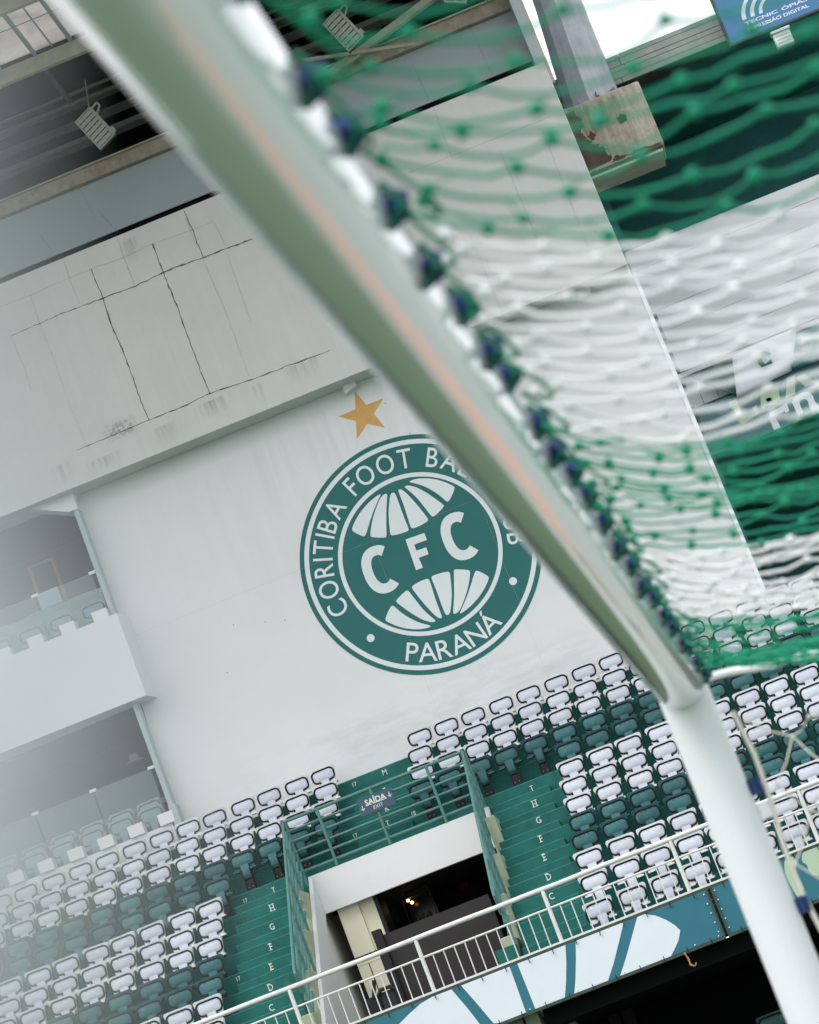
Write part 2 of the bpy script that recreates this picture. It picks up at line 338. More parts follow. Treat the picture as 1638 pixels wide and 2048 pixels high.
for x0, x1, ks in ((-7.93, VL - 0.02, range(0, 9)), (VR + 0.02, -2.42, range(0, 9)), (-5.72, -4.76, range(9, 12))):
    for k in ks:
        y1 = YR[k + 1] - 0.283; h = FZ[k] + .42 * (FZ[k + 1] - FZ[k])
        mb = MB().box(x0, x1, y1 - 0.27, y1, FZ[k] + 0.002, h); mb.box(x0, x1, y1 - 0.273, y1 - 0.258, h - 0.010, h + 0.002, 1)
        mb.build('aisle_step', [M['teal'], M['nosing']], ter)
for x0, x1 in ((XL, VL), (VR, XR)): MB().box(x0, x1, 43.32, 43.63, 3.66, FZ[0] - 0.02).build('front_kerb', M['teal'], ter)
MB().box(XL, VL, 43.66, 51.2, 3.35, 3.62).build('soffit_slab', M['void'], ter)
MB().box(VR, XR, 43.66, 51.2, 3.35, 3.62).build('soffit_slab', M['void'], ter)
LET = {('R', 'I'): (1064, 1578), ('R', 'H'): (1069, 1607), ('R', 'G'): (1077, 1640), ('R', 'F'): (1082, 1677), ('R', 'E'): (1089, 1714), ('R', 'D'): (1097, 1753), ('R', 'C'): (1103, 1792),
       ('L', 'I'): (548, 1782), ('L', 'H'): (544, 1815), ('L', 'G'): (544, 1853), ('L', 'F'): (542, 1893), ('L', 'E'): (543, 1933), ('L', 'D'): (541, 1974), ('L', 'C'): (543, 2015),
       ('C', 'M'): (769, 1544), ('C', 'L'): (772, 1581), ('C', 'K'): (774, 1616), ('C', 'J'): (775, 1648)}
def stencil(body, px, py, k, size):
    front = YR[k + 1] - 0.28; p = at(px, py, front)
    low = p.z < FZ[k] + .42 * (FZ[k + 1] - FZ[k]) and k < 12
    yy = front - (0.275 if low else 0.0)
    p = at(px, py, yy); mb = MB(); zlow = FZ[k] + .42 * (FZ[k + 1] - FZ[k]) + .012
    if not low and k < 12: p.z = max(p.z, zlow + size * .36)
    text_on(mb, body, p.x, p.z - size * 0.36, yy - 0.005, size, 0.0015, sx=0.85)
    if len(body) == 1:                                       # slab serifs of the stencil face
        h = size * 0.72; z0 = p.z - size * 0.36
        spots = {'I': [0], 'H': [-.2, .2], 'F': [-.13], 'E': [-.13], 'D': [-.16], 'M': [], 'K': [-.17], 'L': [-.13], 'J': [.1]}.get(body, [])
        for sxx in spots:
            for zz in ((z0, z0 + h) if body != 'J' else (z0 + h,)):
                a = p.x + sxx * size * 0.85; mb.box(a - 0.026, a + 0.026, yy - 0.006, yy - 0.0055, zz - 0.006, zz + 0.006)
    mb.build('row_letter' if len(body) == 1 else 'sector_number', M['letter'], ter)
for (side, ch), (px, py) in LET.items(): stencil(ch, px, py, ROWS.index(ch), 0.14)
for body, ch, px, py in (('17', 'M', 709, 1568), ('17', 'J', 711, 1671), ('18', 'J', 827, 1626), ('17', 'I', 491, 1801), ('17', 'E', 477, 1957), ('18', 'F', 1145, 1690)):
    stencil(body, px, py, ROWS.index(ch), 0.10)

# ------------------------------------------------------------------ the wall with the crest
WY = 51.3
wall = empty('crest_wall', 'tall smooth white wall carrying the round green club crest', 'wall', (-3, WY, 8.7))
def kid(mb, name, m, par, smooth=False):
    o = mb.build(name, m, par, smooth); o.matrix_parent_inverse = Matrix.Translation(-par.location); return o
wl = MB()
wl.add([(-8.82, WY, 8.6), (2.05, WY, 8.6), (2.05, WY, 16.3), (-8.56, WY, 16.3), (-8.82, WY + .35, 8.6), (2.05, WY + .35, 8.6), (2.05, WY + .35, 16.3), (-8.56, WY + .35, 16.3)],
       [(0, 1, 2, 3), (7, 6, 5, 4), (0, 3, 7, 4), (1, 5, 6, 2), (3, 2, 6, 7), (0, 4, 5, 1)])
kid(wl, 'wall_face', M['wall'], wall)
fl = MB()
fl.box(2.055, 2.13, WY - 0.02, WY + 0.05, 8.6, 15.3)
kid(fl, 'edge_flashing', M['flash'], wall)
pt = MB()
for z0, z1 in ((12.2, 12.7), (13.35, 13.75), (13.0, 13.15), (14.0, 14.5), (11.2, 11.75)):
    pt.box(2.132, 2.19, WY - 0.015, WY + 0.05, z0, z1)
kid(pt, 'edge_clamp', M['steel'], wall)

M['scuff'] = alpha_stain('faint_brown_scuff', (0.45, 0.36, 0.28), 0.9, 3.2, 0.44, 0.16)
M['run'] = alpha_stain('faint_grey_run', (0.40, 0.42, 0.41), 3.5, 0.2, 0.42, 0.10)

crest = empty('club_crest', 'round green and white club crest lettered CORITIBA FOOT BALL CLUB PARANÁ', 'crest', (-3.2, WY, 12.07))
CX, CZ = -3.2, 12.07; K = 1 / 343.0
def disc(mb, r0, r1, y, t, n=96, mi=0):
    if r0 <= 0:
        mb.prism([(CX + r1 * math.sin(2 * math.pi * i / n), CZ + r1 * math.cos(2 * math.pi * i / n)) for i in range(n)], y - t, y, mi)
    else:
        vs = []; fs = []
        for i in range(n):
            a = 2 * math.pi * i / n; s, c = math.sin(a), math.cos(a)
            vs += [(CX + r0 * s, y - t, CZ + r0 * c), (CX + r1 * s, y - t, CZ + r1 * c), (CX + r1 * s, y, CZ + r1 * c), (CX + r0 * s, y, CZ + r0 * c)]
        for i in range(n):
            a, b = 4 * i, 4 * ((i + 1) % n)
            for e in range(4): fs.append((a + e, b + e, b + (e + 1) % 4, a + (e + 1) % 4))
        mb.add(vs, fs, mi)
def loc(pts):                                                # crop pixels of the crest turned upright, in metres
    o = []
    for x, y in pts:
        dx, dy = x - 781, y - 804
        o.append((CX + (dx * cr - dy * sr) * K, CZ - (dx * sr + dy * cr) * K / 0.985))
    return o
def smooth_poly(pts, n=2):
    for _ in range(n):
        q = []
        for i in range(len(pts)):
            a, b = pts[i], pts[(i + 1) % len(pts)]
            q += [(a[0] * .8 + b[0] * .2, a[1] * .8 + b[1] * .2), (a[0] * .2 + b[0] * .8, a[1] * .2 + b[1] * .8)]
        pts = q
    return pts
d_ = MB(); disc(d_, 0, 2.135, WY - 0.001, 0.005); kid(d_, 'green_disc', M['crest'], crest)
d_ = MB(); disc(d_, 1.968, 2.052, WY - 0.006, 0.003); kid(d_, 'outer_ring', M['crestw'], crest)
d_ = MB(); disc(d_, 1.375, 1.452, WY - 0.006, 0.003); kid(d_, 'inner_ring', M['crestw'], crest)
PET = [[(364, 658), (385, 605), (420, 548), (468, 493), (515, 455), (540, 441), (542, 447), (522, 490), (498, 545), (476, 610), (458, 670), (447, 694), (438, 697), (400, 680)],
       [(480, 690), (484, 640), (497, 580), (515, 525), (538, 470), (556, 447), (574, 440), (583, 444), (579, 500), (576, 560), (577, 640), (578, 698), (570, 706), (520, 704), (486, 700)],
       [(592, 520), (598, 460), (606, 438), (620, 433), (632, 442), (650, 490), (668, 540), (690, 600), (714, 657), (708, 668), (660, 684), (612, 693), (601, 686), (594, 620), (590, 560)],
       [(648, 422), (656, 414), (672, 417), (702, 442), (742, 485), (790, 542), (832, 598), (824, 612), (780, 637), (736, 653), (724, 643), (704, 580), (682, 510), (662, 460)],
       [(686, 402), (695, 393), (716, 392), (760, 404), (815, 434), (870, 472), (926, 514), (921, 528), (895, 556), (864, 582), (852, 582), (810, 528), (765, 470), (722, 430)],
       [(714, 371), (730, 360), (770, 351), (820, 350), (880, 358), (935, 376), (988, 402), (990, 416), (975, 455), (955, 491), (942, 493), (900, 455), (855, 424), (800, 395), (750, 380)]]
for p in PET:
    d_ = MB(); d_.flat(smooth_poly(loc(p)), WY - 0.006); kid(d_, 'globe_segment', M['crestw'], crest)
    d_ = MB(); d_.flat(smooth_poly(loc([(1562 - x, 1606 - y) for x, y in p])), WY - 0.006); kid(d_, 'globe_segment', M['crestw'], crest)
def big_c(cx, cy):
    (mx, mz), = loc([(cx, cy)]); vs = []; fs = []; n = 40
    A, B, t = 0.315, 0.435, 0.172
    for i in range(n + 1):
        a = R(52) + (R(360 - 104)) * i / n; s, c = math.cos(a), math.sin(a)
        def se(rx, rz): return (mx + rx * math.copysign(abs(s) ** 0.86, s), mz + rz * math.copysign(abs(c) ** 0.86, c))
        o, q_ = se(A, B), se(A - t, B - t)
        vs += [(o[0], WY - 0.009, o[1]), (q_[0], WY - 0.009, q_[1]), (q_[0], WY - 0.006, q_[1]), (o[0], WY - 0.006, o[1])]
    for i in range(n):
        for e in range(4): fs.append((4 * i + e, 4 * i + 4 + e, 4 * i + 4 + (e + 1) % 4, 4 * i + (e + 1) % 4))
    fs += [(0, 1, 2, 3), (4 * n + 3, 4 * n + 2, 4 * n + 1, 4 * n)]
    d_ = MB().add(vs, fs); kid(d_, 'big_letter', M['crestw'], crest)
big_c(544, 895); big_c(1023, 701)
d_ = MB(); d_.flat(loc([(693, 718), (807, 680), (822, 722), (746, 749), (759, 786), (818, 766), (832, 808), (773, 829), (798, 888), (757, 903)]), WY - 0.006); kid(d_, 'big_letter', M['crestw'], crest)
def arc_text(body, a0, a1, r, cap, inward):
    mb = MB(); g = [glyphs(ch, 1.0, 0.004) if ch != ' ' else ([], []) for ch in body]
    H = glyphs('H', 1.0)[0]; k = cap / max(v[1] for v in H)
    wd = [(max(v[0] for v in q[0]) - min(v[0] for v in q[0])) if q[0] else 0.32 for q in g]
    tot = sum(wd); gap = ((a1 - a0) * r / k * (1 if not inward else 1) - tot * 1.0) / (len(body) - 1); sxx = 1.0
    if gap < 0.05: sxx = ((a1 - a0) * r / k - 0.09 * (len(body) - 1)) / tot; gap = 0.09
    pos = 0.0
    for ch, q, wdt in zip(body, g, wd):
        ww = wdt * sxx
        if q[0]:
            mid = (pos + ww / 2) * k / r; x0 = min(v[0] for v in q[0]); th = a0 + mid if not inward else -(a0 + mid) + math.pi
            ux, uz = math.sin(th), math.cos(th)
            if inward: ux, uz = -ux, -uz
            rx, rz = uz, -ux
            ox, oz = (CX + r * math.sin(th), CZ + r * math.cos(th))
            P = [(ox + ((vx - x0) * sxx - ww / 2) * k * rx + vy * k * ux, WY - 0.0085, oz + ((vx - x0) * sxx - ww / 2) * k * rz + vy * k * uz) for vx, vy in q[0]]
            mb.add(P, q[1])
        pos += ww + gap
    kid(mb, 'lettering', M['crestw'], crest)
arc_text('CORITIBA FOOT BALL CLUB', R(-107), R(106.5), 1.55, 0.345, False)
arc_text('PARANÁ', R(-28.5), R(28.5), 1.905, 0.33, True)
for a in (-128.7, 128.5):
    d_ = MB(); x, z = CX + 1.71 * math.sin(R(a)), CZ + 1.71 * math.cos(R(a))
    d_.flat([(x + .07 * math.cos(i * math.pi / 10), z + .07 * math.sin(i * math.pi / 10)) for i in range(20)], WY - 0.006); kid(d_, 'dot', M['crestw'], crest)
sp = at(727.5, 829, WY); st = MB()
st.flat([(sp.x + (0.455 if i % 2 == 0 else 0.178) * math.sin(i * math.pi / 5), sp.z + (0.455 if i % 2 == 0 else 0.178) * math.cos(i * math.pi / 5)) for i in range(10)], WY - 0.002, 0.004)
so = st.build('star', M['gold']); tag(so, 'five-pointed ochre gold star on the white wall above the crest', 'star'); move_to(so, (sp.x, WY, sp.z))

# ------------------------------------------------------------------ upper fascia, cracks, grey band, roof edge
FY = 50.7
fas = empty('upper_fascia', 'deep weathered white concrete fascia with dark cracks overhanging the crest wall', 'fascia', (-3, FY, 15.36))
f_ = MB().bbox(-16, 2.02, FY, 51.6, 15.36, 19.38, 0.015); kid(f_, 'fascia_panel', M['fascia'], fas)
for px in (690, 1165): # brackets under the overhang
    p = at(px, 752 if px < 700 else 575, 51.0); b_ = MB(); b_.prism([(p.x - .12, 15.36), (p.x + .12, 15.36), (p.x + .12, 15.28), (p.x - .12, 15.20)], 51.08, WY - .002); kid(b_, 'corbel', M['wall'], fas)
b_ = MB(); b_.prism([(-9.35, 15.36), (-8.55, 15.36), (-8.55, 15.05), (-8.72, 15.05)], 50.95, WY + .1); kid(b_, 'corbel', M['wall'], fas)
CR = [(1, .018, [(70, 920), (250, 840), (400, 775), (640, 685), (850, 605), (1020, 525), (1150, 470), (1290, 425), (1420, 370), (1590, 310)]),
      (0, .008, [(0, 735), (190, 665), (350, 590), (580, 495), (780, 425), (960, 340), (1200, 255), (1340, 200)]),
      (1, .013, [(480, 1640), (700, 1550), (940, 1450), (1150, 1365), (1320, 1280), (1600, 1190), (1900, 1075), (2080, 1010)]),
      (1, .016, [(575, 500), (650, 690), (700, 850), (760, 980), (840, 1190), (895, 1350), (940, 1450)]), (1, .015, [(960, 340), (1030, 520), (1110, 720), (1200, 970), (1320, 1280)]),
      (0, .010, [(740, 300), (780, 425), (850, 605)]), (0, .010, [(400, 440), (440, 565)]), (0, .009, [(190, 660), (250, 840), (330, 1040)]), (0, .008, [(70, 920), (150, 1110), (200, 1270)]),
      (0, .010, [(1350, 205), (1385, 270), (1420, 360)]), (0, .006, [(1280, 440), (1420, 760), (1570, 1180)]), (1, .012, [(1160, 130), (1215, 260), (1280, 425)]),
      (0, .006, [(440, 565), (500, 720)]), (0, .005, [(330, 1040), (430, 1330), (540, 1600)]), (0, .005, [(1430, 390), (1500, 600), (1580, 830)])]
def crack(mb, pts, wd, y, rough=0.012, bold=True):
    v = []; fs = []
    P = []
    for (a, b) in zip(pts, pts[1:]):
        a, b = Vector(a), Vector(b); n = max(2, int((b - a).length / 0.07))
        for i in range(n): P.append(a.lerp(b, i / n) + Vector((random.gauss(0, rough), random.gauss(0, rough))))
    P.append(Vector(pts[-1]))
    for i, p in enumerate(P):
        t = (P[min(i + 1, len(P) - 1)] - P[max(0, i - 1)]); t = t.normalized() if t.length else Vector((1, 0)); n_ = Vector((-t.y, t.x)) * wd * (random.choice((.25, .35, .45, .5, .6, .9)) if bold else random.uniform(.2, .6)) / 2
        v += [(p.x + n_.x, y, p.y + n_.y), (p.x - n_.x, y, p.y - n_.y)]
    for i in range(len(P) - 1): fs.append((2 * i, 2 * i + 1, 2 * i + 3, 2 * i + 2))
    mb.add(v, fs)
for bold, wd, pts in CR:
    P3 = [at(x, y, FY) for x, y in crop(0, 380, 3.15, pts)]
    m_ = MB(); crack(m_, [(p.x, p.z) for p in P3], wd * (1.9 if bold else 1.3), FY - 0.003, 0.0055 if bold else 0.003, bold); kid(m_, 'crack', M['crack'] if bold else M['joint'], fas)
for a, b in (((818, 346), (1103, 232)), ((868, 218), (905, 320)), ((1000, 300), (1075, 480)), ((1085, 260), (1190, 530)), ((940, 470), (1010, 640))):
    p, q_ = at(*a, FY), at(*b, FY); m_ = MB(); crack(m_, [(p.x, p.z), (q_.x, q_.z)], .010, FY - .003, .003, False); kid(m_, 'panel_joint', M['joint'], fas)
M['stain'] = alpha_stain('brown_streak_stain', (0.26, 0.21, 0.16), 13, 0.7, 0.42, 0.42)
M['stain2'] = alpha_stain('brown_blotch_stain', (0.17, 0.11, 0.06), 17, 17, 0.44, 0.85)
def stain(x0, x1, z0, z1, y, m, par, top=True):
    nx, nz = 9, 9; vs = []; fs = []; fd = []
    for j in range(nz):
        for i in range(nx):
            a, b = i / (nx - 1), j / (nz - 1)
            vs.append((x0 + (x1 - x0) * a, y, z0 + (z1 - z0) * b))
            e = math.sin(math.pi * a); fd.append(e * ((b if b < .93 else (1 - b) / .07) if top else math.sin(math.pi * b)))
    for j in range(nz - 1):
        for i in range(nx - 1): k = j * nx + i; fs.append((k, k + 1, k + nx + 1, k + nx))
    o = kid(MB().add(vs, fs), 'stain', m, par); at_ = o.data.attributes.new('fade', 'FLOAT', 'POINT'); at_.data.foreach_set('value', fd); return o
stain(-8.7, 2.0, 8.75, 10.0, WY - .0006, M['scuff'], wall, False); stain(-8.5, 2.0, 11.5, 15.3, WY - .0004, M['run'], wall)
for x0, z0, x1, z1 in ((-3.9, 9.0, -3.9, 15.2), (-1.9, 9.0, -1.9, 15.2), (-8.6, 12.6, 2.0, 12.6)):
    m_ = MB(); crack(m_, [(x0, z0), (x1, z1)], .005, WY - .0095, .0015, False); kid(m_, 'panel_joint', M['hair'], wall)
for i in range(14):
    x, z = random.uniform(-8, 1.5), random.uniform(9.2, 15); m_ = MB(); m_.box(x, x + .018, WY - .004, WY - .001, z, z + .015); kid(m_, 'nail_hole', M['crack'], wall)
p = at(240, 862, FY); stain(p.x - .35, p.x + .35, p.z - .18, p.z + .22, FY - .004, M['stain2'], fas, False)
for px, py, wd, h in ((205, 915, .8, .55), (330, 850, .6, .35), (512, 770, .22, .42), (425, 800, .8, .3), (600, 725, .7, .35), (120, 930, .5, .4)):
    p = at(px, py, FY); stain(p.x - wd / 2, p.x + wd / 2, max(15.38, p.z - h), p.z + .03, FY - .0045, M['stain'], fas)
for px, py, wd, h in ((372, 425, .14, .9), (255, 475, .35, .5)):
    p = at(px, py, FY); stain(p.x - wd / 2, p.x + wd / 2, p.z - h, p.z, FY - .0045, M['stain'], fas)
bandw = empty('grey_band', 'smooth grey blue band set back above the cracked white fascia', 'wall', (-3, 52.5, 19.4))
b_ = MB().box(-16, 2.02, 52.5, 52.53, 20.11, 21.16); kid(b_, 'band_panel', M['band'], bandw)
for px0, py0, px1, py1 in ((155, 370, 185, 425), (195, 420, 235, 465), (938, 50, 985, 150), (826, 130, 858, 200), (80, 470, 110, 510)):
    a, b = at(px0, py0, 52.5), at(px1, py1, 52.5); m_ = MB(); crack(m_, [(a.x, a.z), (b.x, b.z)], .012, 52.497, .003, False); kid(m_, 'panel_joint', M['joint'], bandw)
gap = MB().box(-16, 2.0, 52.6, 52.65, 19.0, 21.0); kid(gap, 'gap_back', M['void'], bandw)  # near-black sheet paints the shaded gap under the band
roof = empty('stand_roof', 'dark steel roof with rusty edge beam and translucent sheets above the stand', 'roof', (-3, 52.4, 21.2))
r_ = MB().box(-16, 2.0, 52.36, 52.55, 21.17, 21.42); kid(r_, 'edge_beam', M['rust'], roof)
r_ = MB().box(-16, 2.0, 52.30, 52.50, 21.425, 21.455); kid(r_, 'edge_flange', M['beamc'], roof)
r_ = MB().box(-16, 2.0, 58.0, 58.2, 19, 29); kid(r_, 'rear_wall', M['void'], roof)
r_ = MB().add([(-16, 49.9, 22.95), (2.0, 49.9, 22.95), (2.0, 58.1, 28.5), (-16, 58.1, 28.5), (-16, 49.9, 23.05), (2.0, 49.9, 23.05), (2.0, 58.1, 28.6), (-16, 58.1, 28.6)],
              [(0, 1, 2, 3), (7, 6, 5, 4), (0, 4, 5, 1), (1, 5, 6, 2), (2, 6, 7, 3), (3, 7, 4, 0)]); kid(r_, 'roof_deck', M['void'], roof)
r_ = MB().box(1.9, 2.06, 51.65, 58.2, 19.0, 30.0); kid(r_, 'end_wall', M['band'], roof)
r_ = MB().box(2.062, 2.12, 51.7, 51.78, 19.3, 30.0); kid(r_, 'end_trim', M['beamc'], roof)
for y_, z_, h in ((50.0, 22.55, .28), (47.3, 22.62, .24), (44.6, 22.70, .24)):
    r_ = MB().box(-16, 1.5, y_ - .06, y_ + .06, z_, z_ + h); kid(r_, 'roof_beam', M['beamc'], roof)
for y_, z_, h, mm in ((54.0, 22.55, .10, 'greyc'), (55.0, 23.25, .16, 'greyc'), (56.2, 23.3, .18, 'greyc'), (57.0, 24.45, .16, 'greyc'), (54.6, 22.2, .12, 'greyc'), (56.0, 24.35, .04, 'beamc'), (55.5, 23.95, .03, 'beamc'), (57.0, 22.8, .03, 'beamc')):
    r_ = MB().box(-16, 1.5, y_, y_ + .08, z_, z_ + h); kid(r_, 'purlin', M[mm], roof)
for i in range(8):
    for j in range(26):
        x0 = -16 + j * .69; y1 = 49.93 - i * 1.32
        r_ = MB().box(x0 + .03, x0 + .66, y1 - 1.29, y1 - .01, 22.90 + i * .012, 22.915 + i * .012); kid(r_, 'roof_sheet', M['sheet'], roof)
for j in range(27):
    x0 = -16 + j * .69
    r_ = MB().box(x0 - .035, x0 + .035, 39.6, 49.93, 22.82, 22.895); kid(r_, 'roof_rafter', M['jamb'], roof)
    if j % 2 == 0: r_ = MB().box(x0 + .33, x0 + .355, 39.6, 49.93, 22.86, 22.895); kid(r_, 'roof_rafter', M['jamb'], roof)
def memb(a, b, ya, yb, w_, m='beamc'):
    r_ = MB().bar(at(*a, ya), at(*b, yb), w_, w_); kid(r_, 'brace', M[m], roof)
memb((872, -10), (655, 152), 51.9, 52.2, .13); memb((560, 128), (830, 88), 52.0, 52.0, .06); memb((640, 165), (720, 110), 52.1, 52.0, .05); memb((590, 100), (760, 92), 54.5, 54.5, .07, 'greyc')
memb((82, 130), (150, 215), 54, 56, .09, 'greyc'); memb((545, 60), (780, -30), 54, 54, .03, 'greyc'); memb((590, 75), (780, 0), 55, 55, .03, 'greyc')

# floodlights hung under the roof
def floodlight(px, py, Y, label, sc_=1.0, flip=1):
    p = at(px, py, Y); e = empty('floodlight', label, 'floodlight', p, 'grey floodlights hanging under the stand roof')
    ex = Vector((0.36 * flip, 0, -0.93)).normalized(); ey = Vector((-0.90 * flip, 0, -0.44)).normalized(); L, H = .36 * sc_, .19 * sc_
    def pt_(a, b, y): v = ex * a + ey * b; return (v.x, y, v.z)
    def slab(mb, a0, a1, b0, b1, y0, y1):
        mb.add([pt_(a0, b0, y0), pt_(a1, b0, y0), pt_(a1, b1, y0), pt_(a0, b1, y0), pt_(a0, b0, y1), pt_(a1, b0, y1), pt_(a1, b1, y1), pt_(a0, b1, y1)],
               [(0, 3, 2, 1), (4, 5, 6, 7), (0, 1, 5, 4), (1, 2, 6, 5), (2, 3, 7, 6), (3, 0, 4, 7)])
    mb = MB(); slab(mb, -L, L, -H, H, 0.0, .10); mb.build('housing', M['lampd'], e)
    mb = MB()
    for b in (-H, -.012, H - .024): slab(mb, -L, L, b, b + .024, -.05, -.001)
    for a in (-L, L - .02): slab(mb, a, a + .02, -H + .025, H - .025, -.048, -.001)
    mb.build('frame', M['lamp'], e)
    for row in (0, 1):
        for k in range(7):
            a = -L + .03 + k * (2 * L - .05) / 7; b0 = -H + .027 if row == 0 else .014
            mb = MB(); slab(mb, a, a + (2 * L - .05) / 7 - .024, b0, b0 + H - .042, -.036, -.002); mb.build('slat', M['lamp'], e)
    mb = MB(); q0 = [pt_(-L + .04, -H, .02), pt_(-L + .02, -H - .16, .02), pt_(-L + .10, -H - .17, .02), pt_(-L + .16, -H - .06, .02), pt_(-L + .2, -H, .02)]
    for a, b in zip(q0, q0[1:]): mb.bar(a, b, .03, .03)
    slab(mb, L - .16, L - .06, -H - .08, -H - .001, 0, .06); slab(mb, -L + .02, L - .02, -H - .03, -H - .002, -.03, .08)
    mb.build('bracket', M['lamp'], e)
floodlight(190, 258, 51.0, 'grey louvred floodlight under the dark roof left of the crossbar')
floodlight(686, 62, 51.0, 'grey louvred floodlight beside the diagonal roof brace')
floodlight(912, -32, 51.0, 'grey louvred floodlight cut by the top edge of the picture', 1.0, -1)
floodlight(283, 150, 51.2, 'grey louvred floodlight half hidden behind the white crossbar')
wr = MB().tube([at(170, 160, 51.1), at(178, 215, 51.0)], .008, 5).build('hanging_wire', M['lamp'])
tag(wr, 'thin pale wire hanging down to the left floodlight', 'wire')

# ------------------------------------------------------------------ left balcony
bal = empty('balcony_block', 'white balcony slab with two glazed openings at the left of the crest wall', 'balcony', (-11, 50.9, 11.4))
b_ = MB(); b_.add([(-17, 50.75, 11.43), (-8.50, 50.75, 11.43), (-8.50, 50.75, 12.98), (-17, 50.75, 12.98), (-17, 51.9, 11.43), (-8.42, 51.298, 11.43), (-8.42, 51.298, 12.98), (-17, 51.9, 12.98)],
                  [(0, 1, 2, 3), (7, 6, 5, 4), (0, 3, 7, 4), (1, 5, 6, 2), (3, 2, 6, 7), (0, 4, 5, 1)]); kid(b_, 'slab', M['wall'], bal)
for z0, z1, x_ in ((12.98, 15.36, -8.62), (9.0, 11.43, -8.80)):
    b_ = MB().box(x_ - .025, x_ + .06, 50.98, 51.29, z0, z1); kid(b_, 'jamb', M['jamb'], bal)
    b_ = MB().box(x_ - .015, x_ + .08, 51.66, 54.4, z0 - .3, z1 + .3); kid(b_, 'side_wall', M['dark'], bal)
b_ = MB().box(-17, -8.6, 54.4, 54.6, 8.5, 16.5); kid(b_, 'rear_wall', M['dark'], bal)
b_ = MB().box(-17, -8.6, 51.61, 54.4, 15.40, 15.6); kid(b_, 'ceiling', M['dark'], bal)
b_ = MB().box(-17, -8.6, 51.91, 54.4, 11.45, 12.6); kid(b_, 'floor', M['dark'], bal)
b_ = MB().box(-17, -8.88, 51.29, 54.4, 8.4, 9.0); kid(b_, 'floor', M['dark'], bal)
b_ = MB().box(-17, -8.86, 51.0, 51.28, FZ[13] + .004, 9.22); kid(b_, 'sill', M['wall'], bal)
b_ = MB().box(-8.83, -8.70, 50.95, 51.295, 9.0, 9.52); kid(b_, 'sill', M['jamb'], bal)
b_ = MB().box(-17, -8.9, 52.9, 53.1, 9.9, 10.0); kid(b_, 'rear_ledge', M['greyc'], bal)
for i in range(7):
    x = -8.93 - i * 0.565
    b_ = MB().bbox(x - .14, x + .14, 50.94, 51.2, 9.222, 9.43, .008); kid(b_, 'sill_block', M['wall'], bal)
for i in range(5):
    x = -8.80 - i * 0.615
    b_ = MB().bbox(x - .14, x + .14, 50.82, 51.1, 12.985, 13.17, .008); kid(b_, 'sill_block', M['wall'], bal)
for zb, zt, x1, n, nm in ((9.225, 10.29, -8.93, 5, 'lower'), (12.985, 13.93, -8.75, 4, 'upper')):
    x = x1
    for i in range(n):
        g_ = MB().box(x - 1.09, x - .012, 51.22, 51.232, zb, zt); o = kid(g_, 'glass_panel', M['glass'], bal)
        c_ = MB().box(x - .06, x + .06, 51.205, 51.245, zt - .02, zt + .03); kid(c_, 'glass_clip', M['tie'], bal)
        x -= 1.1
t_ = MB(); nx, nz = 26, 8; vs = []; fs = []
for j in range(nz):
    for i in range(nx): vs.append((-13 + i * 4.25 / (nx - 1), 51.55 + .05 * math.sin(i * 1.3 + j) + .04 * math.sin(i * .5 + j * 1.9), 12.99 + .72 * j / (nz - 1) + .012 * math.sin(i * 1.1)))
for j in range(nz - 1):
    for i in range(nx - 1): k = j * nx + i; fs.append((k, k + 1, k + nx + 1, k + nx))
t_.add(vs, fs); to = t_.build('tarpaulin', M['tarp'], None, True); tag(to, 'creased pale tarpaulin stretched behind the upper balcony glass', 'tarpaulin'); move_to(to, (-10.9, 51.55, 13))
a = at(98, 1194, 51.9); po = MB().box(a.x - .2, a.x + .2, 51.88, 51.9, a.z - .17, a.z + .12).build('notice', M['paper']); tag(po, 'pale blue notice behind the upper balcony glass', 'notice'); move_to(po, a)
fb = MB(); a0, a1 = at(65, 1165, 53.6), at(118, 1148, 53.6); fb.box(a0.x, a1.x, 53.58, 53.62, a0.z - .6, a0.z - .54); fb.box(a0.x, a0.x + .06, 53.58, 53.62, a0.z - .54, a0.z + .25); fb.box(a1.x - .06, a1.x, 53.58, 53.62, a0.z - .54, a0.z + .25); fb.box(a0.x, a1.x, 53.58, 53.62, a0.z + .25, a0.z + .31)
fo = fb.build('wooden_frame', M['hose']); tag(fo, 'faint brown wooden frame on the rear wall of the upper balcony', 'frame'); move_to(fo, (a0.x, 53.6, a0.z))
a = at(264, 1503, 52.95); lm = MB(); lm.tube([(a.x - .08, 52.95, a.z - .1), (a.x + .08, 52.95, a.z - .1)], .07, 10); lm.box(a.x - .15, a.x + .15, 52.91, 53.0, a.z - .19, a.z - .171)
lo = lm.build('spot_lamp', M['lamp'], None, True); tag(lo, 'small round lamp on the ledge inside the lower balcony', 'lamp'); move_to(lo, a)

